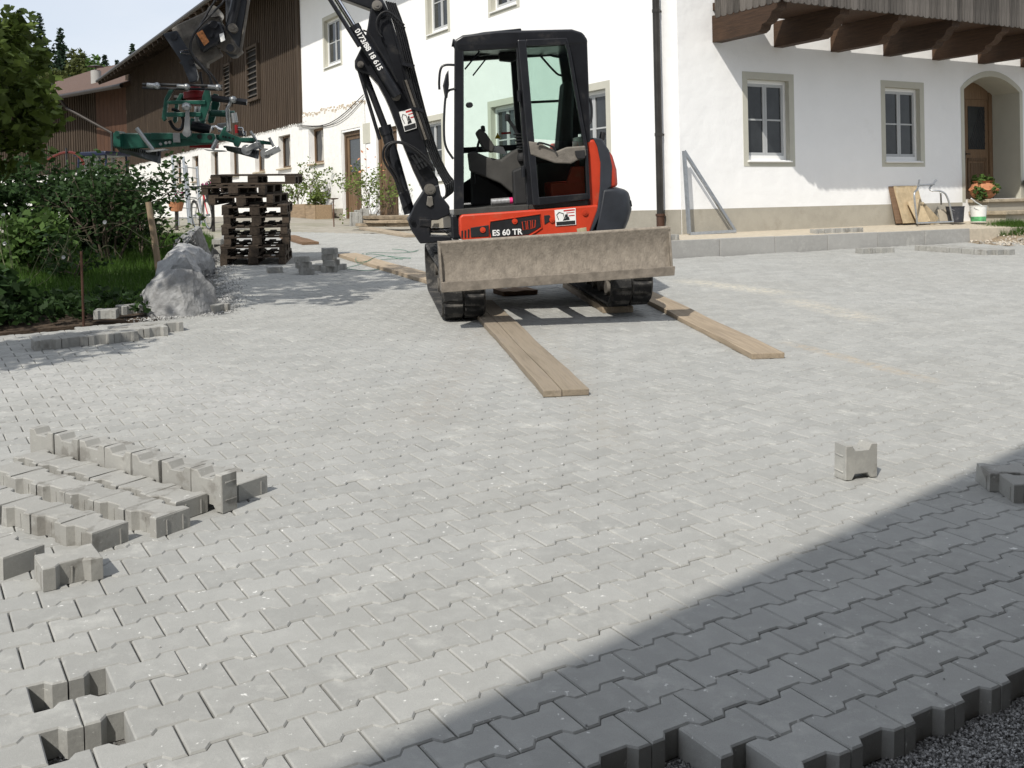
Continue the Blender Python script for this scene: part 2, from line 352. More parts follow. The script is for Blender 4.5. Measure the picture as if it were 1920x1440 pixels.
def wall_mesh(mb, x0, x1, z0, z1, holes, y=0.0, depth=.14, step=3.0):
    "plane y with rectangular holes (xa, xb, za, zb) and reveals going in"
    xs = sorted(set([x0, x1] + [h[0] for h in holes] + [h[1] for h in holes])); zs = sorted(set([z0, z1] + [h[2] for h in holes] + [h[3] for h in holes]))
    xs = [x for x in xs if x0 <= x <= x1]; zs = [z for z in zs if z0 <= z <= z1]
    for i in range(len(xs) - 1):
        for j in range(len(zs) - 1):
            cx, cz = (xs[i] + xs[i + 1]) / 2, (zs[j] + zs[j + 1]) / 2
            if any(h[0] < cx < h[1] and h[2] < cz < h[3] for h in holes): continue
            mb.add([(xs[i], y, zs[j]), (xs[i + 1], y, zs[j]), (xs[i + 1], y, zs[j + 1]), (xs[i], y, zs[j + 1])], [(0, 1, 2, 3)])
    for h in holes:
        a, b, c, d = h[:4]; dp = h[4] if len(h) > 4 else depth
        mb.add([(a, y, c), (b, y, c), (b, y, d), (a, y, d), (a, y + dp, c), (b, y + dp, c), (b, y + dp, d), (a, y + dp, d)], [(0, 4, 5, 1), (1, 5, 6, 2), (2, 6, 7, 3), (3, 7, 4, 0)] + ([(4, 7, 6, 5)] if dp > .01 else []))
house = thing('farmhouse', 'white plastered farmhouse with brown timber barn end and wooden balcony', 'house', Matrix.Translation((CORNER[0], CORNER[1], .72)))
HI = house.matrix_world.inverted()
RFL, LFL = HI @ RF, HI @ LF
def part(name, mb, m, F, parent=None, **k):
    p = parent if parent is not None else house
    return obj(name, mb, m, p, F if parent is None else None, **k)
def window(F, x0, x1, z0, z1, depth=.13, sash=M_GREYF, panes=(2, 2), sill=True, surround=None, frame=M_FRAME, tilt=0):
    "frame, glazing bars and panes of one window; the wall already has its opening"
    f = MB(); t = .05; y0, y1 = depth - .055, depth - .003
    f.bx(x0, x0 + t, y0, y1, z0, z1).bx(x1 - t, x1, y0, y1, z0, z1).bx(x0 + t, x1 - t, y0, y1, z0, z0 + t + .03).bx(x0 + t, x1 - t, y0, y1, z1 - t - .01, z1)
    wo = part('window', f, frame, F, bevel=.006)
    s = MB(); a, b, c, d = x0 + t, x1 - t, z0 + t + .03, z1 - t - .01; ys = y0 + .008
    nx, nz = panes; w = (b - a) / nx
    for i in range(nx):
        xa, xb = a + w * i + .002, a + w * (i + 1) - .002
        s.bx(xa, xa + .045, ys, y1 - .006, c, d).bx(xb - .045, xb, ys, y1 - .006, c, d).bx(xa + .045, xb - .045, ys, y1 - .006, c, c + .05).bx(xa + .045, xb - .045, ys, y1 - .006, d - .05, d)
        for j in range(1, nz): zz = c + (d - c) * j / nz; s.bx(xa + .045, xb - .045, ys + .006, y1 - .012, zz - .014, zz + .014)
    obj('sash', s, sash, wo)
    for i in range(nx):
        for j in range(nz):
            xa, xb = a + w * i + .04, a + w * (i + 1) - .04; za, zb = c + (d - c) * j / nz + .005, c + (d - c) * (j + 1) / nz - .005
            g_ = MB(); g_.bx(xa, xb, y1 - .026 + .0013 * (i + 2 * j), y1 - .02 + .0013 * (i + 2 * j), za, zb); obj('pane', g_, M_PANE, wo)
    if sill:
        q = MB(); q.prism([(0, 0), (0, 0)], 0, 0) if False else q.bx(x0 - .03, x1 + .03, -.045, depth - .056, z0 - .04, z0 - .012); obj('sill', q, frame, wo, bevel=.005)
    if surround:
        a, b, c, d = surround; q = MB(); y = -.006
        q.bx(a, x0, y, .004, c, d).bx(x1, b, y, .004, c, d).bx(x0, x1, y, .004, c, z0 - .041).bx(x0, x1, y, .004, z1, d)
        obj('surround', q, M_SURR, wo)
        r = MB(); yb = depth - .057
        r.add([(x0 + .002, -.004, z0), (x0 + .002, yb, z0), (x0 + .002, yb, z1), (x0 + .002, -.004, z1)], [(0, 1, 2, 3)]).add([(x1 - .002, -.004, z0), (x1 - .002, yb, z0), (x1 - .002, yb, z1), (x1 - .002, -.004, z1)], [(3, 2, 1, 0)]).add([(x0, -.004, z1 - .002), (x1, -.004, z1 - .002), (x1, yb, z1 - .002), (x0, yb, z1 - .002)], [(0, 3, 2, 1)])
        obj('reveal', r, M_SURR, wo)
    return wo
# ---- gable wall (right)
GW = [(1.47, 2.42), (4.85, 5.81)]
ARCH_X0, ARCH_X1, ARCH_Z = 7.11, 8.87, 3.60
gm = MB(); wall_mesh(gm, 0, 15.6, .5, 9.3, [(a, b, 2.2, 3.55) for a, b in GW] + [(ARCH_X0, ARCH_X1, 1.46, 4.0, .001)], 0, .14)
gm.add([(0, 0, 9.3), (15.6, 0, 9.3), (7.8, 0, 12.6)], [(0, 1, 2)])
gm.f = [f for f in gm.f]
part('gable_wall', gm, M_WHITE, RFL)
for a, b in GW: window(RFL, a, b, 2.2, 3.55, .14, surround=(a - .11, b + .12, 2.09, 3.67))
# door niche with a flat arch
nk = MB(); arc = [(ARCH_X0 + (ARCH_X1 - ARCH_X0) * i / 16, ARCH_Z + .28 * (1 - (2 * i / 16 - 1) ** 2)) for i in range(17)]
sp = MB()
for i in range(16):
    (a, za), (b, zb) = arc[i], arc[i + 1]
    sp.add([(a, 0, za + .11), (b, 0, zb + .11), (b, 0, 4.0), (a, 0, 4.0)], [(0, 1, 2, 3)])
    nk.add([(a, -.006, za), (b, -.006, zb), (b, -.006, zb + .11), (a, -.006, za + .11)], [(0, 1, 2, 3)])
    nk.add([(a, -.006, za), (b, -.006, zb), (b, .68, zb), (a, .68, za)], [(0, 3, 2, 1)])
part('gable_spandrel', sp, M_WHITE, RFL)
for x in (ARCH_X0, ARCH_X1): nk.add([(x, -.006, 1.46), (x, .68, 1.46), (x, .68, ARCH_Z), (x, -.006, ARCH_Z)], [(0, 1, 2, 3)])
nk.add([(ARCH_X0, -.003, 1.455), (ARCH_X1, -.003, 1.455), (ARCH_X1, .68, 1.455), (ARCH_X0, .68, 1.455)], [(0, 1, 2, 3)])
nk.add([(ARCH_X0 - .1, -.006, 1.40), (ARCH_X0, -.006, 1.40), (ARCH_X0, -.006, 3.71), (ARCH_X0 - .1, -.006, 3.62)], [(0, 1, 2, 3)])
nk.add([(ARCH_X1, -.006, 1.40), (ARCH_X1 + .1, -.006, 1.40), (ARCH_X1 + .1, -.006, 3.62), (ARCH_X1, -.006, 3.71)], [(0, 1, 2, 3)])
part('door_niche', nk, M_SURR, RFL)
dm = MB(); dz = 1.46
dm.bx(ARCH_X0 + .01, ARCH_X0 + .12, .60, .679, dz, 3.66).bx(ARCH_X1 - .12, ARCH_X1 - .01, .60, .679, dz, 3.66).bx(ARCH_X0 + .12, ARCH_X1 - .12, .62, .678, 3.5, 3.85)
dm.bx(ARCH_X0 + .12, ARCH_X1 - .12, .635, .675, dz, 3.5)
dr = part('front_door', dm, M_DOOR, RFL, bevel=.008)
q = MB()
for (a, b, c, d) in ((7.30, 7.92, 1.62, 2.30), (8.06, 8.68, 1.62, 2.30)): q.bx(a, b, .615, .637, c, c + .06).bx(a, b, .615, .637, d - .06, d).bx(a, a + .06, .615, .637, c, d).bx(b - .06, b, .615, .637, c, d).bx(a + .10, b - .10, .622, .637, c + .10, d - .10)
obj('door_panel', q, M_DOOR, dr, bevel=.01)
for (a, b) in ((7.34, 7.88), (8.10, 8.64)):
    q = MB(); q.bx(a, b, .627, .634, 2.48, 3.36); obj('pane', q, M_PANE, dr)
    q = MB()
    for i in range(9): q.tube([(a + (b - a) * i / 9, .622, 2.48), (min(b, a + (b - a) * i / 9 + .4), .622, 2.48 + min(.88, (min(b, a + (b - a) * i / 9 + .4) - a - (b - a) * i / 9) * 2.2))], .004, 5)
    obj('lattice', q, M_DARKM, dr)
q = MB(); q.tube([(7.97, .63, 2.38), (7.97, .57, 2.38), (8.07, .57, 2.38)], .012, 8).bx(7.945, 7.995, .622, .636, 2.28, 2.44); obj('handle', q, M_DARKM, dr)
# ---- eaves wall (left); x = -s
LW = [(16.1, 17.3), (19.1, 20.3), (21.85, 22.95), (25.0, 26.1), (27.8, 28.9), (30.9, 32.0), (34.0, 35.15)]
RW3 = [(8.42, 9.54, 2.2, 3.58), (5.1, 6.1, 2.2, 3.62), (1.98, 3.05, 2.2, 3.56)]
UW = [(14.57, 15.82, 5.72, 7.05), (7.98, 8.98, 5.60, 7.0), (4.95, 5.98, 5.60, 7.0)]
DW = [(13.3, 14.62, 1.30, 3.74), (10.9, 12.22, 1.25, 3.64)]
hl = [(-b, -a, 3.0, 4.05, .22) for a, b in LW if b < 17.9] + [(-b, -a, c, d, .16) for a, b, c, d in RW3 + UW] + [(-b, -a, c, d, .20) for a, b, c, d in DW]
wm = MB(); wall_mesh(wm, -17.9, 0, .5, 9.35, hl)
part('eaves_wall', wm, M_WHITE, LFL)
# old rough plaster skin over the lower barn part and the peeled edge
bm_ = MB(); wall_mesh(bm_, -46, -17.9, .8, 4.37, [(-b, -a, 3.0, 4.05, .22) for a, b in LW if b > 17.9])
part('barn_base_wall', bm_, M_ROUGH, LFL)
rp_ = MB(); rnd = random.Random(5); top = []
for i in range(61): s_ = 12.9 + 5.0 * i / 60; top.append((-s_, 4.55 - .11 * (17.9 - s_) / 5 + rnd.uniform(-.07, .05)))
hole = LW[0]
for i in range(60):
    (xa, za), (xb, zb) = top[i + 1], top[i]; mid = -(xa + xb) / 2
    zb0 = 4.07 if hole[0] - .04 < mid < hole[1] + .04 else (3.80 if DW[0][0] - .05 < mid < DW[0][1] + .05 else 1.6)
    rp_.add([(xa, -.014, zb0), (xb, -.014, zb0), (xb, -.014, zb), (xa, -.014, za)], [(0, 1, 2, 3)]); rp_.add([(xa, -.014, za), (xb, -.014, zb), (xb, .004, zb), (xa, .004, za)], [(0, 1, 2, 3)])
    if zb0 == 4.07: rp_.add([(xa, -.014, 1.6), (xb, -.014, 1.6), (xb, -.014, 2.93), (xa, -.014, 2.93)], [(0, 1, 2, 3)])
part('peeling_plaster', rp_, M_ROUGH, LFL)
lt = MB(); zz = rnd
for i in range(60):
    x, z = top[i]; h = rnd.uniform(.02, .10)
    lt.box((x, -.012, z - h * .2), (.09, .012, h))
part('exposed_masonry', lt, mat('exposed_brick_edge', (.55, .47, .37), .95, var=.4, scale=20, bump=.8), LFL)['kind'] = 'stuff'
for a, b, c, d in RW3: window(LFL, -b, -a, c, d, .16, surround=(-b - .13, -a + .13, c - .1, d + .13))
for a, b, c, d in UW: window(LFL, -b, -a, c, d, .16, surround=(-b - .12, -a + .12, c - .1, d + .12))
for k, (a, b) in enumerate(LW):
    f = MB(); f.bx(-b, -b + .06, .15, .21, 3.0, 4.05).bx(-a - .06, -a, .15, .21, 3.0, 4.05).bx(-b + .06, -a - .06, .15, .21, 3.0, 3.07).bx(-b + .06, -a - .06, .15, .21, 3.98, 4.05)
    wo = part('window', f, M_DOOR, LFL); q = MB(); q.bx(-b + .05, -a - .05, .19, .20, 3.06, 4.0); obj('pane', q, M_PANE, wo)
    q = MB(); m_ = -(a + b) / 2 + .1
    q.add([(m_ - .16, .165, 3.07), (m_ + .18, .165, 3.07), (m_ + .13, .165, 3.5), (m_ + .2, .165, 3.98), (m_ - .14, .165, 3.98), (m_ - .05, .165, 3.5)], [(0, 1, 2, 3, 4, 5)]); obj('curtain', q, M_CURT, wo)
    q = MB(); q.bx(-b - .06, -a + .06, -.09, .149, 2.94, 2.99); obj('sill', q, M_STONEST, wo, bevel=.008)
for k, (a, b, c, d) in enumerate(DW):
    f = MB(); f.bx(-b, -b + .12, .06, .19, c, d).bx(-a - .12, -a, .06, .19, c, d).bx(-b + .12, -a - .12, .06, .19, d - .12, d)
    do = part('plank_door', f, M_DOOR, LFL, bevel=.006); n_ = 7; w_ = (b - a - .24) / n_
    for i in range(n_):
        x0 = -b + .12 + w_ * i; q = MB(); q.bx(x0 + .004, x0 + w_ - .004, .10 + .003 * (i % 2), .15, c, (d - .12 if not (k == 0 and 1 <= i <= 5) else 2.55)); obj('plank', q, M_DOOR, do)
    if k == 0:
        q = MB(); q.bx(-b + .12 + w_, -a - .12 - w_, .12, .13, 2.6, d - .2); obj('pane', q, M_PANE, do)
        q = MB(); q.bx(-b + .12 + w_ - .02, -a - .12 - w_ + .02, .095, .14, 2.55, 2.62).bx(-b + .12 + w_ - .02, -a - .12 - w_ + .02, .095, .14, d - .22, d - .12); obj('rail', q, M_DOOR, do)
    q = MB(); q.tube([(-a - .2, .10, 2.35), (-a - .2, .04, 2.35), (-a - .34, .04, 2.35)], .013, 6); obj('handle', q, M_DARKM, do)
q = MB(); q.bx(-13.06, -12.6, -.02, .003, 3.32, 3.86); part('wall_hatch', q, M_SURR, LFL, bevel=.004)
# plinths
q = MB(); q.bx(0.012, 7.0, -.012, .002, .5, 1.40); part('plinth', q, M_PLINTH, RFL)
q = MB(); q.bx(-10.85, -.0, -.012, .002, .5, 1.40).bx(-13.25, -12.27, -.012, .002, .5, 1.45); q.bx(-19, -14.67, -.02, .002, .5, 1.62); part('plinth', q, M_PLINTH, LFL)
# barn cladding: vertical boards with cover battens
q = MB(); rnd = random.Random(11); x = -46.0
while x < -17.95:
    w_ = rnd.uniform(.17, .23); e_ = min(x + w_, -17.93); zb = 4.34 + rnd.uniform(-.02, .02)
    q.bx(x, e_ - .004, -.030 - rnd.uniform(0, .008), -.004, zb, 9.34); q.bx(x - .028, x + .028, -.062, -.031, zb - .03, 9.33); x = e_ if e_ < -17.94 else 0
o = part('timber_cladding', q, M_WOODD, LFL); struct(o, 'stuff')
q = MB(); q.bx(-17.95, -17.86, -.09, -.002, 4.30, 9.3); part('corner_post', q, M_WOODD, LFL)
q = MB()
for i in range(150): q.bx(-45.9 + i * .19, -45.9 + i * .19 + .07, -.03, -.004, 4.28 + .02 * (i % 3), 4.345)
struct(part('plaster_drip_edge', q, M_ROUGH, LFL), 'stuff')
for (s0, s1, z0, z1) in ((25.3, 26.2, 5.75, 7.1), (21.95, 23.2, 5.55, 7.3)):
    q = MB(); q.bx(-s1 - .05, -s1 + .05, -.16, -.064, z0 - .1, z1 + .05).bx(-s0 - .05, -s0 + .05, -.16, -.064, z0 - .1, z1 + .05).bx(-s1, -s0, -.15, -.064, z0 - .1, z0).bx(-s1, -s0, -.15, -.064, z1 - .03, z1 + .06)
    vo = part('louvred_vent', q, M_WOODD, LFL)
    q = MB(); q.bx(-s1 + .05, -s0 - .05, -.075, -.066, z0, z1); obj('backing', q, M_BLACK, vo)
    for i in range(9):
        zc = z0 + (z1 - z0) * (i + .5) / 9
        for xa, xb in ((-s1 + .06, -(s0 + s1) / 2 - .02), (-(s0 + s1) / 2 + .02, -s0 - .06)):
            sl_ = MB(); sl_.box(((xa + xb) / 2, -.11, zc), (xb - xa, .10, .02), rx=R(35)); obj('slat', sl_, M_BALC, vo)
# roof: eave 1.6 m in front of the wall at 8.7 m, ridge over the middle of the gable
q = MB(); EZ, EY, PIT = 8.70, -1.6, math.tan(R(23))
def rz_(y): return EZ + (y - EY) * PIT
for x0, x1 in ((-45, 1.3),):
    q.add([(x0, EY, EZ), (x1, EY, EZ), (x1, 7.8, rz_(7.8)), (x0, 7.8, rz_(7.8)), (x0, EY, EZ + .16), (x1, EY, EZ + .16), (x1, 7.8, rz_(7.8) + .16), (x0, 7.8, rz_(7.8) + .16)], [(0, 3, 2, 1), (4, 5, 6, 7), (0, 1, 5, 4), (1, 2, 6, 5), (3, 0, 4, 7)])
    q.add([(x0, 7.8, rz_(7.8)), (x1, 7.8, rz_(7.8)), (x1, 17.2, EZ), (x0, 17.2, EZ), (x0, 7.8, rz_(7.8) + .16), (x1, 7.8, rz_(7.8) + .16), (x1, 17.2, EZ + .16), (x0, 17.2, EZ + .16)], [(0, 3, 2, 1), (4, 5, 6, 7), (2, 3, 7, 6), (1, 2, 6, 5), (3, 0, 4, 7)])
ro = part('roof', q, M_TILE, LFL)
q = MB()
for i in range(52): x = -44.8 + i * .9; q.box((x, -.75, rz_(-.75) - .09), (.14, 1.9, .16), rx=math.atan(PIT))
obj('rafter_tails', q, M_WOODD, ro); ro.children[-1]['kind'] = 'stuff'
q = MB(); q.tube([(-45, EY - .07, EZ + .03), (1.3, EY - .07, EZ + .05)], .075, 10); obj('gutter', q, M_DARKM, ro)
q = MB(); q.add([(-46, 0, 1), (-46, 15.6, 1), (-46, 15.6, 9.3), (-46, 7.8, 12.6), (-46, 0, 9.3)], [(0, 1, 2, 3, 4)]).add([(-46, 15.6, 1), (0, 15.6, 1), (0, 15.6, 9.3), (-46, 15.6, 9.3)], [(0, 1, 2, 3)]); part('rear_wall', q, M_WHITE, LFL)
# ---- balcony on the gable wall
ba = MB(); ba.bx(.78, 10.4, -1.50, -.25, 4.545, 4.585)
bo = part('balcony', ba, M_BEAM, RFL)
prof = [(0, 4.11), (-1.02, 4.11), (-1.10, 4.15), (-1.13, 4.22), (-1.22, 4.24), (-1.30, 4.30), (-1.34, 4.38), (-1.44, 4.42), (-1.47, 4.54), (0, 4.54)]
bmb = MB(); n_ = len(prof); vs = [(-.10, y, z) for y, z in prof] + [(.10, y, z) for y, z in prof]
bmb.add(vs, [tuple(range(n_)), tuple(range(2 * n_ - 1, n_ - 1, -1))] + [(i, i + n_, (i + 1) % n_ + n_, (i + 1) % n_) for i in range(n_)])
bme = bmb.mesh('beam', M_BEAM)
for i in range(8): link('beam', bme, bo, Matrix.Translation((.83 + 1.365 * i, 0, 0)))
def board_mesh(w_):
    q = MB(); pts = [(-w_ / 2, .035), (-w_ / 2 + .012, .012), (-w_ * .2, 0), (w_ * .2, 0), (w_ / 2 - .012, .012), (w_ / 2, .035), (w_ / 2, 1.08), (-w_ / 2, 1.08)]
    q.prism(pts, -.012, .012); return q.mesh('board', M_BALC)
bme = board_mesh(.140)
rnd = random.Random(2)
for i in range(66):
    x = .86 + .1445 * i
    link('board', bme, bo, Matrix.Translation((x, -1.535 + rnd.uniform(-.004, .004), 4.49 + rnd.uniform(-.006, .006))))
for i in range(10): link('board', bme, bo, Matrix.Translation((.735, -1.45 + .1445 * i, 4.49)) @ Matrix.Rotation(R(90), 4, 'Z'))
for d_ in ((.70, 10.4, -1.62, -1.48, 5.58, 5.66), (.69, .79, -1.47, 0, 5.58, 5.66), (.75, 10.4, -1.52, -1.44, 4.63, 4.75), (.75, 10.4, -1.52, -1.44, 5.40, 5.50), (.75, .83, -1.43, 0, 4.63, 4.75)):
    q = MB(); q.bx(*d_); obj('rail', q, M_BEAM, bo)
for i in range(8): q = MB(); q.bx(.78 + 1.365 * i, .88 + 1.365 * i, -1.435, -1.37, 4.59, 5.58); obj('post', q, M_BEAM, bo)
# ---- rainwater pipe at the corner
q = MB(); q.tube([(-.39, -.11, 9.0), (-.39, -.11, 1.28)], .058, 14); dp = part('downpipe', q, M_COPPER, LFL, auto=40)
q = MB(); q.tube([(-.39, -.11, 1.30), (-.39, -.11, .80)], .066, 14).tube([(-.39, -.11, 1.34), (-.39, -.11, 1.30)], .078, 14).tube([(-.39, -.11, .98), (-.39, -.11, .95)], .074, 14); obj('standpipe', q, mat('rusty_standpipe', (.09, .05, .035), .5, metal=.5, var=.4), dp, auto=40)
q = MB()
for z in (2.6, 4.6): q.tube([(-.39, -.11, z), (-.39, -.11, z + .05)], .066, 14).bx(-.40, -.38, -.06, 0, z + .01, z + .04)
obj('clamp', q, M_COPPER, dp)
# cable on the eaves wall
q = MB(); q.tube(chaikin([(-18.2, -.07, 4.25), (-16, -.05, 4.02), (-14.5, -.05, 4.18), (-12.9, -.04, 4.62)], 2), .012, 5).tube(chaikin([(-18.2, -.07, 4.2), (-15.5, -.05, 3.98), (-14.2, -.05, 4.1), (-12.9, -.04, 4.5)], 2), .01, 5); part('wall_cable', q, M_BLACK, LFL)
# ------------------------------------------------------------------ terrace in front of the gable wall
KA, KB = Vector(gpt(2.20, 15.40)), Vector(gpt(7.95, 18.05)); TZ = .945
wdir = Vector(DR); kd = (Vector((KB.x, KB.y, 0)) - Vector((KA.x, KA.y, 0))); kl = kd.length; kd.normalize(); kn = Vector((-kd.y, kd.x, 0))
def rwp(s, y=0): return Vector((CORNER[0], CORNER[1], 0)) + Vector(DR) * s - Vector((-NR[0], -NR[1], 0)) * -y
tm = MB(); B0, B1 = rwp(-.4, .0), rwp(9.5, 0); a0 = KA + kn * .05; b0 = KB + kn * .05
vs = [(a0.x, a0.y, TZ - .01), (b0.x, b0.y, TZ - .01), (KB.x + 2.2, KB.y + 1.2, TZ - .02), (B1.x, B1.y, 1.04), (B0.x, B0.y, 1.0)]
tm.add(vs + [(x, y, .3) for x, y, z in vs], [(0, 1, 2, 3, 4), (0, 5, 6, 1), (1, 6, 7, 2), (2, 7, 8, 3), (3, 8, 9, 4), (4, 9, 5, 0)])
terr = struct(obj('terrace', tm, M_TERR))
KM = Matrix(((kd.x, kn.x, 0, KA.x), (kd.y, kn.y, 0, KA.y), (0, 0, 1, 0), (0, 0, 0, 1)))
nk_ = 6
for i in range(nk_):
    a, b = kl * i / nk_ + .004, kl * (i + 1) / nk_ - .004; q = MB(); q.bx(a, b, 0, .09, .45, TZ + (.004 if i % 2 else 0)); o = obj('kerb_stone', q, M_KERB, terr, KM, bevel=.008)
stp = thing('entrance_steps', 'two worn sandstone steps below the arched front door', 'steps', RF @ Matrix.Translation((7.9, -.4, 1.0)))
for z0, z1, d, x0 in ((.145, .225, .82, -.72), (.385, .452, .46, -.74)):
    q = MB(); q.bx(x0, 1.8, .4 - d, .395, z0, z1); obj('tread', q, M_STONEST, stp, bevel=.015)
for z0, z1, d, x0 in ((-.1, .143, .76, -.66), (.227, .383, .40, -.68)):
    q = MB(); q.bx(x0, 1.75, .4 - d, .393, z0, z1); obj('riser', q, M_PLINTH, stp)
# ------------------------------------------------------------------ wing at the far end and its shed
WA, WB = Vector((-21.3, 57.6, 0)), Vector((-33.5, 67.5, 0)); wd = (WB - WA).normalized(); wn = Vector((wd.y, -wd.x, 0)); wn = wn if wn.dot(-WA) > 0 else -wn
wl = (WB - WA).length
WF = mat4(tuple(-wd), tuple(-wn), (0, 0, 1), tuple(WA))
wing = thing('barn_wing', 'low brown boarded barn with brown tiled roof beyond the farmhouse', 'barn', WF)
q = MB(); wall_mesh(q, -wl, 0, .5, 4.4, [(-wl + 1.6 + 2.05 * i, -wl + 2.35 + 2.05 * i, 2.5, 3.75) for i in range(3)]); obj('base_wall', q, M_ROUGH, wing)
for i in range(3):
    q = MB(); q.bx(-wl + 1.6 + 2.05 * i, -wl + 2.35 + 2.05 * i, .11, .13, 2.5, 3.75); wo = obj('window', q, M_PANE, wing)
    q = MB(); q.bx(-wl + 1.6 + 2.05 * i + .35, -wl + 1.6 + 2.05 * i + .41, .08, .108, 2.5, 3.75).bx(-wl + 1.5 + 2.05 * i, -wl + 2.45 + 2.05 * i, -.1, .1, 2.4, 2.498); obj('sill', q, M_GREYF, wo)
q = MB(); x = -wl; rnd = random.Random(4)
while x < -2.9:
    w_ = rnd.uniform(.22, .30); q.bx(x, x + w_ - .01, -.04, 0, 4.3, 9.0); q.bx(x - .05, x + .05, -.10, -.041, 4.25, 9.0); x += w_
struct(obj('timber_cladding', q, M_WOODD, wing), 'stuff')
q = MB(); x = -2.85
while x < .4: q.bx(x, x + .38, -.06, 0, 4.0, 9.0); x += .4
obj('red_planks', q, M_WOODR, wing)
q = MB(); ey, ez, pt = -1.5, 8.4, math.tan(R(21)); yr = 8.0
q.add([(-wl - 1, ey, ez), (2.5, ey, ez), (2.5, yr, ez + (yr - ey) * pt), (-wl - 1, yr, ez + (yr - ey) * pt), (-wl - 1, ey, ez + .25), (2.5, ey, ez + .25), (2.5, yr, ez + .25 + (yr - ey) * pt), (-wl - 1, yr, ez + .25 + (yr - ey) * pt)], [(0, 3, 2, 1), (4, 5, 6, 7), (0, 1, 5, 4), (1, 2, 6, 5), (3, 0, 4, 7)])
rf = obj('roof', q, M_TILE, wing)
q = MB(); q.tube([(-wl - 1, ey - .1, ez + .05), (2.5, ey - .1, ez + .1)], .12, 8); obj('gutter', q, M_DARKM, rf)
q = MB(); q.lathe([(.29, 0), (.29, 1.0), (.26, 1.02)], 16); obj('vent_stack', q, M_KERB, rf, Matrix.Translation((-4.1, .7, ez + .75)), auto=40)
q = MB(); q.lathe([(0, 1.36), (.46, 1.27), (.47, 1.24), (.0, 1.23)], 16).tube([(0, 0, .95), (0, 0, 1.3)], .03, 6); obj('vent_cap', q, M_DARKM, rf, Matrix.Translation((-4.1, .7, ez + .75)))
q = MB(); q.tube([(-4.2, ey, ez), (-4.2, ey + .4, ez - .5), (-1.0, -.2, ez - 2.1), (-1.0, -.2, 2.0)], .09, 8); obj('downpipe', q, M_DARKM, wing)

# ------------------------------------------------------------------ excavator (machine frame: x to the right, y away from the camera, z up)
M_ORANGE = mat('excavator_orange', (.50, .047, .018), .45, var=.16, scale=5, spec=.45, coat=.1, stain=((.36, .17, .10), 7, .58, .35))
M_BLK = mat('excavator_black_paint', (.013, .014, .017), .34, var=.35, scale=5, spec=.5, stain=((.075, .068, .058), 5, .56, .4))
M_BLKM = mat('black_plastic', (.018, .019, .021), .55, var=.3, scale=8)
M_CW = mat('counterweight_grey', (.030, .034, .042), .5, var=.25, scale=4, bump=.1, bscale=50, stain=((.09, .09, .09), 11, .66, .5))
M_RUB = mat('track_rubber', (.030, .030, .030), .85, var=.5, scale=9, bump=.4, bscale=60, stain=((.15, .14, .125), 7, .48, .65))
M_BLADE = mat('worn_blade_steel', (.215, .188, .155), .7, metal=.15, var=.4, scale=14, bump=.5, bscale=50, grain=(1.2, 1, .8), stain=((.37, .33, .27), 17, .56, .55))
M_BLEDGE = mat('blade_cutting_edge', (.27, .235, .195), .6, metal=.3, var=.35, scale=10, bump=.3, bscale=50)
M_DIRT = mat('dirty_steel', (.16, .145, .125), .75, metal=.2, var=.4, scale=12, bump=.4)
M_CHROME = mat('chrome_rod', (.75, .76, .78), .12, metal=1, var=.05)
M_HOSE = mat('hydraulic_hose', (.012, .012, .013), .5, var=.3)
M_INT = mat('cab_interior_grey', (.060, .058, .054), .75, var=.3, scale=6)
M_INTD = mat('cab_interior_dark', (.022, .022, .023), .7, var=.3)
M_PIN = mat('pin_steel', (.30, .28, .25), .4, metal=.8, var=.3)
M_LET = mat('white_lettering', (.82, .82, .80), .5, var=.02)
M_RED = mat('sticker_red', (.50, .03, .03), .5, var=.1)
M_YEL = mat('warning_yellow', (.75, .52, .03), .5, var=.1)
def glass_mat(name, tint, gl=.10):
    m = bpy.data.materials.new(name); m.use_nodes = True; t = m.node_tree; N = t.nodes; L = t.links; N.remove(N['Principled BSDF'])
    tr = N.new('ShaderNodeBsdfTransparent'); tr.inputs[0].default_value = tint + (1,); g = N.new('ShaderNodeBsdfGlossy'); g.inputs[0].default_value = (.9, .95, .95, 1); g.inputs[1].default_value = .02
    fr = N.new('ShaderNodeFresnel'); fr.inputs[0].default_value = 1.5; mx = N.new('ShaderNodeMixShader'); L.new(fr.outputs[0], mx.inputs[0]); L.new(tr.outputs[0], mx.inputs[1]); L.new(g.outputs[0], mx.inputs[2]); L.new(mx.outputs[0], N['Material Output'].inputs[0]); return m
M_GLASS = glass_mat('cab_tinted_glass', (.86, .94, .90)); M_GLASSD = glass_mat('door_dark_glass', (.80, .88, .85))
exc = thing('excavator', 'orange and black compact excavator with raised dozer blade on planks', 'excavator', MF)
def ep(name, mb, m, parent=None, **k): return obj(name, mb, m, parent if parent is not None else exc, **k)
def text(body, size, parent, x, y, z, ang=0, m=M_LET, bold=.004, shear=0, name='lettering', space=1.0):
    c = bpy.data.curves.new(name, 'FONT'); c.body = body; c.size = size; c.extrude = .0008; c.offset = bold; c.shear = shear; c.space_character = space; c.materials.append(m)
    tmp = bpy.data.objects.new('tmp', c); COL.objects.link(tmp); dg = bpy.context.evaluated_depsgraph_get(); me = bpy.data.meshes.new_from_object(tmp.evaluated_get(dg)); bpy.data.objects.remove(tmp)
    return link(name, me, parent, Matrix.Translation((x, y, z)) @ Matrix.Rotation(-ang, 4, 'Y') @ Matrix.Rotation(R(90), 4, 'X'))
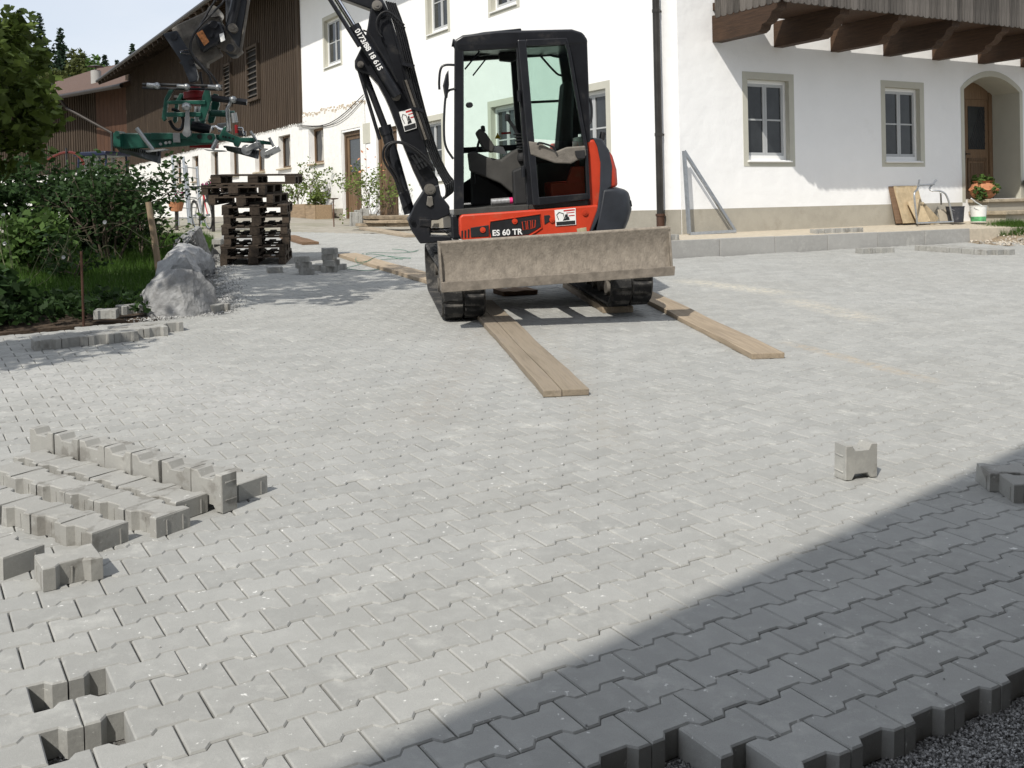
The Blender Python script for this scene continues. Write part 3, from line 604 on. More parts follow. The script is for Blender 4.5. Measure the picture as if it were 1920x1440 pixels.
# --- undercarriage
def belt_path(n=10):
    p = []; r1, r2 = .245, .265; y1, y2 = -1.005, .985
    for i in range(n + 1): a = R(90 + 180 * i / n); p.append((y1 + r1 * math.cos(a), .027 + r1 + r1 * math.sin(a)))
    for i in range(1, 12): p.append((y1 + (y2 - y1) * i / 12, .027))
    for i in range(n + 1): a = R(-90 + 180 * i / n); p.append((y2 + r2 * math.cos(a), .027 + r2 + r2 * math.sin(a)))
    for i in range(1, 12): p.append((y2 + (y1 - y2) * i / 12, .027 + 2 * r2 + (2 * r1 - 2 * r2) * i / 12 - .02 * math.sin(math.pi * i / 12)))
    return p
def lug_mesh():
    q = MB(); q.add([(-.088, -.062, 0), (.088, -.050, 0), (.088, .070, 0), (-.088, .058, 0), (-.080, -.045, .026), (.080, -.036, .026), (.082, .052, .026), (-.080, .042, .026)], [(4, 5, 6, 7), (0, 1, 5, 4), (1, 2, 6, 5), (2, 3, 7, 6), (3, 0, 4, 7)]); return q.mesh('track_lug', M_RUB)
lug = lug_mesh()
for sx in (-1, 1):
    x0, x1 = (-.98, -.58) if sx < 0 else (.58, .98)
    P = belt_path(); n_ = len(P); q = MB()
    C_ = Vector((0, .29)); tn = []
    for i in range(n_):
        a, b = Vector(P[i - 1]), Vector(P[(i + 1) % n_]); t = (b - a).normalized(); tn.append(Vector((t.y, -t.x)))
    for i in range(n_):
        p_ = Vector(P[i]); o_ = tn[i]; o_ = o_ if o_.dot(p_ - C_) > 0 else -o_; tn[i] = o_
        i1 = p_ - o_ * .028
        q.v += [(x0, p_.x, p_.y), (x1, p_.x, p_.y), (x1, i1.x, i1.y), (x0, i1.x, i1.y)]
    for i in range(n_):
        a, b = 4 * i, 4 * ((i + 1) % n_)
        for k in range(4): q.f.append((a + k, a + (k + 1) % 4, b + (k + 1) % 4, b + k)); q.m.append(0)
    tr = ep('track', q, M_RUB, bevel=.006, auto=40)
    # lugs in two staggered columns
    per = 0; cum = [0]
    for i in range(n_): per += (Vector(P[(i + 1) % n_]) - Vector(P[i])).length; cum.append(per)
    nl = 42
    for k in range(nl):
        for c in (0, 1):
            d = (per * (k + .5 * c) / nl) % per; i = max(j for j in range(n_) if cum[j] <= d); f = (d - cum[i]) / (cum[i + 1] - cum[i])
            p_ = Vector(P[i]) * (1 - f) + Vector(P[(i + 1) % n_]) * f; o_ = (tn[i] * (1 - f) + tn[(i + 1) % n_] * f).normalized(); t_ = Vector((-o_.y, o_.x)) if True else 0
            xm = x0 + .105 if c == 0 else x1 - .105
            rot = Matrix((( -1 if (c == 1) else 1, 0, 0, 0), (0, t_.x * (-1 if c == 1 else 1), o_.x, 0), (0, t_.y * (-1 if c == 1 else 1), o_.y, 0), (0, 0, 0, 1)))
            link('track_lug', lug, tr, Matrix.Translation((xm, p_.x - o_.x * .001, p_.y - o_.y * .001)) @ rot)
    q = MB()
    for k in range(30):
        y = -1.0 + k * .068; q.box(((x0 + x1) / 2, y, .09), (.07, .03, .06)); q.box(((x0 + x1) / 2, y, .47), (.07, .03, .05))
    ep('drive_lugs', q, M_RUB, tr); tr.children[-1]['kind'] = 'stuff'
    fr_ = MB(); fr_.prism([(-.72, .20), (.70, .18), (.78, .34), (.45, .42), (-.5, .42), (-.75, .34)], 0, .16)
    fo = ep('track_frame', MB().add([(((x0 + x1) / 2 - .09) + yy, xx, zz) for (xx, yy, zz) in fr_.v], fr_.f), M_DIRT, bevel=.012)
    for (yy, rr, nm) in ((-1.005, .20, 'idler_wheel'), (.985, .215, 'sprocket')):
        q = MB(); xc = (x0 + x1) / 2; q.cyl((xc - .06, yy, .027 + (.245 if yy < 0 else .265)), (xc + .06, yy, .027 + (.245 if yy < 0 else .265)), rr, 24).cyl((xc - .11, yy, .027 + .25), (xc + .11, yy, .027 + .25), .08, 16)
        ep(nm, q, M_DIRT, fo, auto=40)
    for k in range(5):
        q = MB(); yy = -.62 + k * .31; q.cyl((x0 + .09, yy, .135), (x1 - .09, yy, .135), .075, 14); ep('roller', q, M_DIRT, fo, auto=40)
q = MB(); q.bx(-.58, .58, -.55, .55, .26, .46).bx(-.62, .62, -.35, .35, .30, .42); q.cyl((0, 0, .45), (0, 0, .66), .40, 32); ep('undercarriage', q, M_BLK, bevel=.02, auto=40)
# blade: curved plate on two arms
def blade_prof():
    f = []
    for i in range(11):
        t = i / 10; z = .365 + .40 * t; y = -1.745 + .055 * math.sin(math.pi * (.10 + .72 * t)) - .02 * (t ** 3); f.append((y, z))
    return f
bp_ = blade_prof(); q = MB(); n_ = len(bp_)
for y, z in bp_: q.v += [(-1.005, y, z), (1.015, y, z)]
for y, z in bp_: q.v += [(-1.005, y + .028, z), (1.015, y + .028, z)]
for i in range(n_ - 1): a, b = 2 * i, 2 * i + 2; q.f += [(a, a + 1, b + 1, b), (a + 2 * n_ + 1, a + 2 * n_, b + 2 * n_, b + 2 * n_ + 1), (a, b, b + 2 * n_, a + 2 * n_), (b + 1, a + 1, a + 1 + 2 * n_, b + 1 + 2 * n_)]
q.f += [(0, 2 * n_, 2 * n_ + 1, 1), (2 * n_ - 2, 2 * n_ - 1, 4 * n_ - 1, 4 * n_ - 2)]; q.m = [0] * len(q.f)
bl = ep('dozer_blade', q, M_BLADE, auto=40)
q = MB(); q.prism([(-1.012, .352), (1.03, .352), (1.04, .432), (-1.012, .440)], -1.768, -1.738); ep('cutting_edge', q, M_BLEDGE, bl, bevel=.004)
for x in (-1.012, 1.008): q = MB(); q.add([(x, -1.755, .355), (x, -1.60, .36), (x, -1.60, .78), (x, -1.72, .78), (x + .018, -1.755, .355), (x + .018, -1.60, .36), (x + .018, -1.60, .78), (x + .018, -1.72, .78)], [(0, 1, 2, 3), (7, 6, 5, 4), (0, 4, 5, 1), (1, 5, 6, 2), (2, 6, 7, 3), (3, 7, 4, 0)]); ep('end_plate', q, M_BLADE, bl, bevel=.003)
q = MB(); q.tube([(-1.005, -1.695, .768), (1.01, -1.695, .768)], .016, 8); ep('top_bar', q, M_BLADE, bl)
for x in (-.42, .42): q = MB(); q.add([(x - .05, -1.69, .5), (x + .05, -1.69, .5), (x + .05, -.5, .30), (x - .05, -.5, .30), (x - .05, -1.69, .64), (x + .05, -1.69, .64), (x + .05, -.5, .44), (x - .05, -.5, .44)], [(0, 3, 2, 1), (4, 5, 6, 7), (0, 1, 5, 4), (1, 2, 6, 5), (2, 3, 7, 6), (3, 0, 4, 7)]); ep('blade_arm', q, M_BLK, bevel=.01)
q = MB(); q.cyl((0, -1.68, .60), (0, -.5, .48), .055, 16); ep('blade_cylinder', q, M_BLK, auto=40)
# --- upper structure
q = MB(); q.bx(-.62, .52, -.88, .88, .66, .98).bx(-.80, -.60, -.55, .50, .70, .94); ep('revolving_frame', q, M_BLK, bevel=.02)
def loft(outline, stations, pivot=.3):
    q = MB(); n = len(outline); ar = sum(outline[i][0] * outline[(i + 1) % n][1] - outline[(i + 1) % n][0] * outline[i][1] for i in range(n))
    o2 = outline if ar > 0 else outline[::-1]
    for y, f in stations: q.v += [((pivot + (x - pivot) * f) if x > pivot else x, y, z) for x, z in o2]
    for k in range(len(stations) - 1):
        for i in range(n): a, b = k * n + i, k * n + (i + 1) % n; q.f.append((a, a + n, b + n, b))
    q.f += [tuple(range(n)), tuple(range(len(stations) * n - 1, (len(stations) - 1) * n - 1, -1))]; q.m = [0] * len(q.f); return q
sk = [(-0.755,0.933),(-0.728,0.961),(-0.059,0.963),(0.562,0.969),(0.554,0.919),(0.466,0.708),(-0.149,0.704),(-0.675,0.695),(-0.733,0.714),(-0.759,0.775)]
q = MB(); q.prism(sk, -.975, -.86); so = ep('side_skirt', q, M_ORANGE, bevel=.018, seg=3, auto=50)
for nm, pts in (('vent_panel', [(-0.480,0.797),(-0.471,0.875),(-0.002,0.915),(0.002,0.800),(-0.061,0.764),(-0.123,0.733),(-0.469,0.726)]), ('vent_panel', [(-0.657,0.833),(-0.487,0.847),(-0.488,0.742),(-0.657,0.744)]), ('vent_panel', [(0.038,0.902),(0.088,0.904),(0.116,0.857),(0.038,0.817)])):
    q = MB(); q.prism(pts, -.981, -.97); ep(nm, q, M_BLKM, so, bevel=.003)
for pts in ([(-0.495,0.718),(-0.471,0.881),(0.002,0.920),(0.010,0.789),(-0.057,0.749),(-0.120,0.718)],):
    q = MB(); q.tube([(x, -.982, z) for x, z in pts] , .006, 6, closed=True); ep('panel_rim', q, M_ORANGE, so)
for k, (x, y) in enumerate(((865, 442), (871, 441), (877, 440))):
    pass
for pts in ([(-0.743,0.809),(-0.728,0.813),(-0.732,0.744),(-0.746,0.750)], [(-0.713,0.812),(-0.698,0.811),(-0.702,0.742),(-0.717,0.743)], [(-0.683,0.820),(-0.668,0.819),(-0.673,0.740),(-0.687,0.741)]):
    q = MB(); q.prism(pts, -.979, -.97); ep('slot', q, M_BLKM, so)
for pts in ([(-0.172,0.856),(-0.137,0.859),(-0.136,0.784),(-0.166,0.781)], [(-0.122,0.863),(-0.092,0.861),(-0.091,0.786),(-0.121,0.783)], [(-0.076,0.865),(-0.046,0.863),(-0.055,0.799),(-0.075,0.790)]):
    q = MB(); q.tube([(x, -.982, z) for x, z in pts], .004, 6, closed=True); ep('louvre_rim', q, M_ORANGE, so)
for x, z in [(-0.545,0.806),(-0.242,0.866),(0.110,0.858),(0.428,0.903)]:
    q = MB(); q.cyl((x, -.99, z), (x, -.97, z), .026, 16).cyl((x, -.995, z), (x, -.985, z), .012, 8); ep('latch', q, M_ORANGE, so, auto=40)
text('ES 60 TR', .074, so, *(lambda p: (p[0], -.983, p[1]))((-0.459,0.746)), ang=R(-.8), bold=.002, space=1.02)
st = [(0.140,0.946),(0.339,0.953),(0.336,0.798),(0.142,0.796)]
q = MB(); q.prism(st, -.984, -.975); sto = ep('company_sticker', q, M_LET, so)
def sticker_art(o, st, y, plane_y=True):
    a, b, c, d = [Vector((p[0], 0, p[1])) for p in st]
    P = lambda u, v: (lambda w: (w.x, y, w.z))((a * (1 - u) + b * u) * (1 - v) + (d * (1 - u) + c * u) * v)
    def poly(pts, m, nm): q = MB(); q.add([P(*t) for t in pts], [tuple(range(len(pts)))]); ep(nm, q, m, o)
    poly([(.04, .74), (.96, .74), (.96, .97), (.04, .97)], M_BLKM, 'print'); poly([(.42, .05), (.96, .05), (.96, .14), (.42, .14)], M_RED, 'print'); poly([(.55, .22), (.94, .22), (.94, .27), (.55, .27)], M_RED, 'print'); poly([(.65, .40), (.94, .40), (.94, .46), (.65, .46)], M_RED, 'print')
    poly([(.40, .60), (.66, .48), (.70, .68), (.36, .70)], M_BLKM, 'print'); poly([(.48, .34), (.60, .30), (.62, .50), (.46, .54)], M_BLKM, 'print')
    q = MB(); q.tube([P(.44, .58), P(.40, .26), P(.20, .16), P(.08, .30), P(.16, .62)], .0035, 5); ep('print', q, M_BLKM, o)
sticker_art(sto, st, -.9855)
q = MB(); q.prism([(0.340,0.758),(0.432,0.767),(0.435,0.721),(0.347,0.712)], -.980, -.975); ep('worn_label', q, mat('faded_label', (.45, .40, .26), .7, var=.3, scale=30), so)
# hood, stripe, counterweight
ST = ((-.95, .90), (-.90, .98), (-.6, 1.06), (0, 1.1), (.6, 1.06), (.90, .98), (.95, .90))
q = loft([(0.486,1.585),(0.589,1.580),(0.679,1.524),(0.746,1.420),(0.780,1.287),(0.783,1.130),(0.652,1.102),(0.584,0.884),(0.450,0.882)], ST); ep('engine_hood', q, M_ORANGE, bevel=.025, seg=3, auto=45)
q = loft([(0.552,1.601),(0.634,1.586),(0.700,1.473),(0.724,1.331),(0.708,1.130),(0.655,1.093),(0.592,0.875),(0.495,0.704),(0.465,0.706),(0.565,0.957),(0.595,1.137),(0.612,1.362),(0.589,1.514)], ((-.972, .96), (-.93, 1.0), (-.6, 1.075), (0, 1.115), (.6, 1.075), (.93, 1.0), (.972, .96))); ep('hood_band', q, M_CW, bevel=.012, auto=45)
q = loft([(0.675,1.115),(0.820,1.111),(0.918,1.075),(0.936,1.012),(0.946,0.899),(0.910,0.799),(0.863,0.710),(0.721,0.684),(0.533,0.681),(0.594,0.860)], ((-.985, .70), (-.96, .82), (-.85, .93), (-.55, 1.06), (0, 1.12), (.55, 1.06), (.85, .93), (.96, .82), (.985, .70)), .45); cw = ep('counterweight', q, M_CW, bevel=.03, seg=3, auto=50)
q = MB(); q.prism([(0.839,1.010),(0.911,0.985),(0.918,0.924),(0.867,0.937)], -.86, -.80); ep('tail_lamp_recess', q, M_BLK, cw, bevel=.006)
q = MB(); q.cyl(*[(lambda p: (p[0], -.75, p[1]))(t) for t in [(0.675,1.578),(0.694,1.649)]], .028, 12); ep('hood_cap', q, M_BLKM, auto=40)
q = MB(); q.tube(chaikin([(lambda p: (p[0], -.93, p[1]))(t) for t in [(0.506,1.982),(0.555,1.950),(0.551,1.766),(0.512,1.718)]], 2), .012, 8); ep('rear_handrail', q, M_BLK)
# lower orange body seen behind the door
q = MB(); q.bx(.12, .50, -.94, .90, .97, 1.20); ep('rear_body', q, M_ORANGE, bevel=.02)
q = MB(); q.prism([(0.334,1.343),(0.457,1.336),(0.451,1.035),(0.215,1.019)], -.935, -.88); ep('body_panel', q, M_ORANGE, bevel=.008)
# --- cab
cabo = MB(); cabo.prism([(-.80, .965), (.50, .965), (.50, 1.02), (-.80, 1.0)], -.95, .08); cab = ep('cab_floor', cabo, M_INT, bevel=.006)
def yb(name, pts, y0, y1, m=M_BLK, parent=cab, **k): q = MB(); q.prism(pts, y0, y1); return ep(name, q, m, parent, **k)
for y0, y1 in ((-.95, -.885), (.015, .08)):
    yb('pillar', [(-.70, 2.56), (-.615, 2.53), (-.705, 1.0), (-.80, 1.0)], y0, y1, bevel=.012)
    yb('pillar', [(-.135, 2.52), (-.055, 2.52), (-.035, 1.0), (-.115, 1.0)], y0, y1, bevel=.012)
    yb('pillar', [(.36, 2.52), (.54, 2.50), (.525, 1.6), (.495, 1.0), (.44, 1.0), (.455, 1.5)], y0, y1, bevel=.012)
    yb('roof_rail', [(-.70, 2.56), (.52, 2.56), (.52, 2.47), (-.68, 2.45)], y0 - .003, y1 + .003, bevel=.012)
yb('sill', [(-.80, 1.012), (-.10, 1.012), (-.10, .955), (-.80, .955)], -.962, -.90, M_INT, bevel=.006)
rf_ = [(-.70, 2.555), (-.62, 2.60), (-.30, 2.625), (.40, 2.615), (.50, 2.58), (.545, 2.51), (.54, 2.47), (-.70, 2.50)]
yb('cab_roof', rf_, -.955, .085, bevel=.035, seg=3, auto=50)
yb('roof_hatch', [(-0.639,2.602),(-0.423,2.632),(-0.071,2.653),(-0.063,2.618),(-0.425,2.603)], -.85, -.05, bevel=.006)
yb('front_cross_member', [(-.70, 2.50), (-.62, 2.49), (-.63, 2.40), (-.71, 2.41)], -.885, .015); yb('front_cross_member', [(-.755, 1.58), (-.725, 1.58), (-.73, 1.53), (-.76, 1.53)], -.885, .015)
yb('rear_wall', [(.44, 1.0), (.50, 1.0), (.52, 1.62), (.46, 1.62)], -.885, .015)
# panes: windscreen, far side, rear
def quadpane(name, p4, m=M_GLASS):
    q = MB(); a = [Vector(t) for t in p4]; nrm = (a[1] - a[0]).cross(a[3] - a[0]).normalized() * .006
    q.add([tuple(t) for t in a] + [tuple(t + nrm) for t in a], [(0, 1, 2, 3), (7, 6, 5, 4), (0, 4, 5, 1), (1, 5, 6, 2), (2, 6, 7, 3), (3, 7, 4, 0)]); return ep(name, q, m, cab)
quadpane('windscreen', [(-.735, -.88, 1.58), (-.735, .01, 1.58), (-.655, .01, 2.45), (-.655, -.88, 2.45)])
quadpane('lower_windscreen', [(-.77, -.88, 1.03), (-.77, .01, 1.03), (-.745, .01, 1.53), (-.745, -.88, 1.53)])
quadpane('side_pane', [(-.69, .045, 1.58), (-.12, .045, 1.58), (-.12, .045, 2.46), (-.64, .045, 2.46)]); quadpane('side_pane', [(-.72, .046, 1.05), (-.11, .046, 1.05), (-.11, .046, 1.53), (-.69, .046, 1.53)])
yb('side_bar', [(-.73, 1.585), (-.09, 1.585), (-.09, 1.525), (-.73, 1.525)], .02, .075)
quadpane('side_pane', [(-.06, .045, 1.05), (.44, .045, 1.05), (.44, .045, 1.5), (.37, .045, 2.46), (-.06, .045, 2.46)][:1] + [(.44, .045, 1.05), (.40, .045, 2.46), (-.06, .045, 2.46)])
yb('side_bar', [(-.06, 2.02), (.42, 2.02), (.42, 1.995), (-.06, 1.995)], .03, .07)
quadpane('rear_pane', [(.50, -.88, 1.65), (.50, .01, 1.65), (.525, .01, 2.46), (.525, -.88, 2.46)])
# far-side structure seen through the panes: bracket, sun blind, tubes
yb('sun_blind', [(-0.504,2.544),(-0.034,2.561),(-0.042,2.434),(-0.135,2.406),(-0.259,2.422),(-0.265,2.507),(-0.455,2.473)], -.25, -.1, M_INTD, bevel=.01)
for pts in ([(0.149,2.495),(0.329,2.272),(0.383,2.259)], [(0.164,2.521),(0.312,2.451),(0.388,2.448)]): q = MB(); q.tube(chaikin([(x, -.03, z) for x, z in pts], 2), .011, 8); ep('inner_tube', q, M_INTD, cab)
q = MB(); q.tube([(lambda p: (p[0], -.86, p[1]))(t) for t in [(-0.618,2.296),(-0.437,2.494)]], .008, 6).tube([(lambda p: (p[0], -.80, p[1]))(t) for t in [(-0.546,2.239),(-0.395,2.410)]], .007, 6); ep('gas_strut', q, M_BLK, cab)
# door leaf folded back over the rear quarter
dl = MB(); bars = ([(-.125, 2.53), (-.045, 2.53), (.00, 1.0), (-.065, 1.0)], [(-.045, 2.53), (.335, 2.53), (.352, 2.47), (-.043, 2.47)], [(.335, 2.53), (.368, 2.40), (.482, 1.5), (.452, 1.49), (.335, 2.42), (.318, 2.46)], [(.482, 1.5), (.482, 1.03), (.448, 1.03), (.452, 1.49)], [(-.01, 1.075), (.448, 1.085), (.482, 1.03), (-.005, 1.0)])
dl.prism(bars[0], -1.005, -.958); dro = ep('cab_door', dl, M_BLK, bevel=.01)
for b in bars[1:]: yb('door_frame', b, -1.003, -.960, M_BLK, dro, bevel=.006)
pts = [(-0.076,1.603),(0.033,1.578),(0.179,1.491),(0.282,1.525),(0.460,1.530),(0.465,1.435),(0.314,1.369),(0.163,1.383),(-0.063,1.474)]
yb('door_rail', pts, -1.012, -.965, M_DIRT, dro, bevel=.012)
yb('latch', [(0.354,1.486),(0.445,1.490),(0.446,1.411),(0.375,1.410),(0.357,1.446)], -1.03, -1.0, M_INTD, dro, bevel=.004)
q = MB(); q.tube(chaikin([(lambda p: (p[0], -1.04, p[1]))(t) for t in [(0.003,1.559),(0.014,1.588),(0.152,1.536),(0.169,1.491)]], 2), .009, 8); ep('grab_handle', q, M_BLK, dro)
q = MB(); q.add([(-.03, -.985, 1.62), (.45, -.985, 1.56), (.34, -.985, 2.46), (-.04, -.985, 2.46), (-.03, -.98, 1.62), (.45, -.98, 1.56), (.34, -.98, 2.46), (-.04, -.98, 2.46)], [(0, 1, 2, 3), (7, 6, 5, 4)]); ep('door_pane', q, M_GLASSD, dro)
q = MB(); q.add([(-.02, -.984, 1.08), (.455, -.984, 1.09), (.455, -.984, 1.47), (-.025, -.984, 1.55), (-.02, -.979, 1.08), (.455, -.979, 1.09), (.455, -.979, 1.47), (-.025, -.979, 1.55)], [(0, 1, 2, 3), (7, 6, 5, 4)]); ep('door_pane', q, M_GLASSD, dro)
for z in (2.02, 1.32): q = MB(); q.cyl((-.135, -.975, z - .05), (-.135, -.975, z + .05), .018, 10); ep('hinge', q, M_BLK, dro)
# interior
yb('seat_base', [(-.12, 1.02), (.40, 1.02), (.40, 1.42), (-.10, 1.38)], -.62, -.18, M_INTD, bevel=.03); yb('seat_cushion', [(-.16, 1.40), (.36, 1.40), (.36, 1.52), (-.16, 1.50)], -.66, -.14, M_INTD, bevel=.04, seg=3)
yb('seat_back', [(.24, 1.48), (.38, 1.48), (.44, 2.15), (.34, 2.18)], -.64, -.16, M_INTD, bevel=.05, seg=3)
yb('console', [(-0.635,1.526),(-0.572,1.538),(-0.446,1.474),(-0.317,1.441),(-0.207,1.513),(-0.089,1.558),(-0.025,1.477),(-0.025,1.189),(-0.047,1.081),(-0.230,1.113),(-0.330,1.208),(-0.508,1.296),(-0.625,1.345)], -.60, -.12, M_INT, bevel=.02, seg=3)
yb('side_console', [(-0.226,1.334),(-0.042,1.399),(-0.038,1.006),(-0.229,1.008)], -.84, -.66, M_INTD, bevel=.02)
yb('dash_panel', [(-0.547,1.717),(-0.502,1.756),(-0.442,1.701),(-0.369,1.576),(-0.389,1.509),(-0.477,1.545)], -.55, -.2, M_INT, bevel=.015)
yb('kick_plate', [(-0.610,1.353),(-0.467,1.266),(-0.263,1.121),(-0.217,0.991),(-0.631,1.006)], -.40, -.05, M_INTD, bevel=.02)
yb('inner_side_panel', [(-.72, 1.02), (.44, 1.02), (.44, 1.40), (-.10, 1.40), (-.50, 1.34), (-.70, 1.22)], -.02, .02, M_INTD)
q = MB(); q.tube(chaikin([(lambda p: (p[0], -.62, p[1]))(t) for t in [(-0.141,1.625),(-0.157,1.713),(-0.224,1.818)]], 1), [.024, .024, .012, .012] if False else .016, 8); ep('joystick', q, M_BLKM, cab)
q = MB(); q.lathe([(0, -.03), (.022, -.028), (.028, 0), (.024, .035), (0, .045)], 12, Matrix.Translation((lambda p: (p[0], -.62, p[1]))((-0.233,1.834)))); ep('joystick_knob', q, M_BLKM, cab, auto=60)
q = MB()
for k in range(6): a = Vector((lambda p: (p[0], -.62, p[1]))((-0.149,1.676))) + Vector((.006 * k, 0, -.03 * k)); q.lathe([(.030, -.008), (.040, 0), (.030, .008)], 12, Matrix.Translation(a))
ep('joystick_bellows', q, M_BLKM, cab, auto=60)
for pts in ([(-0.472,1.743),(-0.532,1.597),(-0.561,1.455),(-0.575,1.223)],): q = MB(); q.tube(chaikin([(x, -.5, z) for x, z in pts], 2), .012, 8); q.lathe([(0, -.03), (.024, -.02), (.02, .03), (0, .04)], 10, Matrix.Translation((pts[0][0], -.5, pts[0][1]))); ep('travel_lever', q, M_BLKM, cab)
q = MB(); q.add([(lambda p: (p[0], -.25, p[1]))(t) for t in [(-0.400,1.594),(-0.273,1.566),(-0.246,1.491),(-0.383,1.519)]], [(0, 1, 2, 3)]); ep('paper', q, M_LET, cab)
q = MB(); a, b, c = [(lambda p: (p[0], .038, p[1]))(t) for t in [(-0.341,1.656),(-0.281,1.653),(-0.310,1.719)]]; q.add([a, b, c], [(0, 1, 2)]); ep('warning_sign', q, M_YEL, cab)
q = MB(); q.add([(lambda p: (p[0], .038, p[1]))(t) for t in [(-0.272,1.717),(-0.173,1.718),(-0.174,1.696),(-0.273,1.696)]], [(0, 1, 2, 3)]); ep('warning_sign', q, M_RED, cab)
SHR = Matrix(((1, .088, 0, .0836), (0, 1, 0, 0), (0, 0, 1, 0), (0, 0, 0, 1)))     # the cab stands turned a touch against the tracks
for o_ in [cab] + list(cab.children): o_.data.transform(SHR)
# mirrors and hand rail at the front pillar
q = MB(); q.tube(chaikin([(lambda p: (p[0], -.93, p[1]))(t) for t in [(-0.692,2.332),(-0.809,2.342),(-0.846,2.300),(-0.863,2.174),(-0.862,2.116)]], 2), .011, 8); ep('mirror_bracket', q, M_BLK)
q = MB(); q.prism([(-0.795,2.249),(-0.773,2.287),(-0.776,2.151),(-0.798,2.030),(-0.813,2.036),(-0.825,2.153)], -1.0, -.86); ep('mirror', q, M_BLK, bevel=.008)
q = MB(); q.tube(chaikin([(lambda p: (p[0], -.95, p[1]))(t) for t in [(-0.716,2.117),(-0.796,2.102),(-0.821,2.006),(-0.846,1.763),(-0.846,1.592),(-0.775,1.475)]], 2), .011, 8); ep('hand_rail', q, M_BLK)
q = MB(); q.cyl(*[(lambda p: (p[0], -.9, p[1]))(t) for t in [(-0.672,2.529),(-0.716,2.540)]], .03, 12, .038); q.tube([(lambda p: (p[0], -.9, p[1]))(t) for t in [(-0.707,2.521),(-0.695,2.476),(-0.658,2.519)]], .008, 6); ep('work_lamp', q, M_BLK, auto=40)
q = MB(); q.cyl((lambda p: (p[0], -.96, p[1]))((-0.589,1.960)), (lambda p: (p[0], -.90, p[1]))((-0.602,1.963)), .026, 10); ep('latch_knob', q, M_BLKM)
# --- swing bracket, boom, cylinders (all close to the plane y = -0.1)
BY0, BY1 = -.22, .02
def bq(name, pts, y0=BY0, y1=BY1, m=M_BLK, parent=None, **k): q = MB(); q.prism(pts, y0, y1); return ep(name, q, m, parent, **k)
kp = bq('swing_bracket', [(-1.011,1.208),(-1.131,1.046),(-1.203,0.903),(-1.173,0.796),(-1.097,0.664),(-0.785,0.664),(-0.782,0.717),(-0.992,0.741),(-0.988,0.889),(-0.910,0.884),(-0.790,0.930),(-0.785,1.014),(-0.863,1.125),(-0.878,1.231)], -.33, -.27, bevel=.012)
bq('bracket_cheek', [(-0.994,1.200),(-1.118,1.034),(-1.192,0.886),(-1.161,0.776),(-1.083,0.640),(-0.762,0.640),(-0.758,0.694),(-0.975,0.720),(-0.971,0.872),(-0.767,0.914),(-0.762,1.000),(-0.842,1.114),(-0.857,1.224)], .07, .13, M_BLK, kp, bevel=.012)
bq('bracket_web', [(-1.065,0.977),(-0.786,0.976),(-0.779,0.922),(-0.974,0.880),(-0.984,0.731),(-0.782,0.696),(-1.073,0.672),(-1.149,0.822)], -.27, .07, M_BLK, kp, bevel=.01)
bq('pivot_block', [(-1.090,0.904),(-0.973,0.896),(-0.978,0.822),(-1.094,0.840)], -.345, .14, M_BLK, kp, bevel=.006)
q = MB(); q.cyl(*[(lambda p: (p[0], -.12, p[1]))(t) for t in [(-1.014,0.777),(-0.661,0.754)]], .026, 14); ep('swing_rod', q, M_CHROME, auto=40)
low = [(-1.308,2.021),(-1.278,1.926),(-1.192,1.628),(-1.108,1.376),(-1.040,1.208),(-1.017,1.143),(-0.966,1.108),(-0.902,1.126),(-0.867,1.182),(-0.876,1.283),(-0.919,1.360),(-0.964,1.573),(-1.015,1.855),(-1.048,2.008),(-1.075,2.156),(-1.143,2.487),(-1.200,2.733),(-1.250,2.936),(-1.295,3.035),(-1.349,3.073),(-1.409,3.034),(-1.434,2.963),(-1.471,2.795),(-1.504,2.678),(-1.551,2.592),(-1.615,2.481),(-1.619,2.420),(-1.571,2.371),(-1.475,2.336),(-1.403,2.244),(-1.344,2.117)]
bo_ = bq('lower_boom', low, bevel=.014, auto=45)
bq('boom_weld_plate', [(-1.342,2.951),(-1.263,2.896),(-1.206,2.662),(-1.137,2.271),(-1.133,2.167),(-1.184,2.180),(-1.257,2.432),(-1.314,2.589),(-1.346,2.735)], -.228, -.2, M_BLK, bo_, bevel=.008)
for nm, px, r_, m_ in (('boom_pin', (-0.968,1.190), .055, M_PIN), ('cylinder_pin', (-1.238,2.116), .045, M_PIN), ('bracket_pin', (-1.561,2.439), .032, M_PIN), ('knuckle_pin', (-1.366,2.997), .050, M_PIN), ('lift_pin', (-1.161,0.890), .035, M_BLK)):
    q = MB(); q.cyl((px[0], -.36 if nm in ('boom_pin', 'lift_pin') else -.30, px[1]), (px[0], .16, px[1]), r_ * .72, 18).cyl((px[0], -.335 if nm in ('boom_pin',) else -.27, px[1]), (px[0], .1, px[1]), r_, 18).cyl((px[0], -.37 if nm in ('boom_pin', 'lift_pin') else -.31, px[1]), (px[0], -.3, px[1]), r_ * .3, 8); ep(nm, q, m_, auto=40)
bq('pin_lock', [(-0.998,1.124),(-0.951,1.121),(-0.946,1.037),(-0.978,1.018),(-1.014,1.041)], -.352, -.33, M_PIN, kp, bevel=.004)
def cyl2(name, a, b, r_, y, m, n=16, parent=None): q = MB(); q.cyl((a[0], y, a[1]), (b[0], y, b[1]), r_, n); return ep(name, q, m, parent, auto=40)
cy = cyl2('adjusting_cylinder', *[(-1.227,2.116),(-1.598,2.799)], .052, -.29, M_BLK)
cyl2('cylinder_collar', *[(-1.580,2.762),(-1.603,2.809)], .058, -.29, M_BLK, parent=cy)
cyl2('piston_rod', *[(-1.594,2.788),(-2.021,3.571)], .028, -.29, M_CHROME, parent=cy)
cyl2('guard_tube', *[(-1.560,2.603),(-2.064,3.522)], .020, -.33, M_BLK, parent=cy)
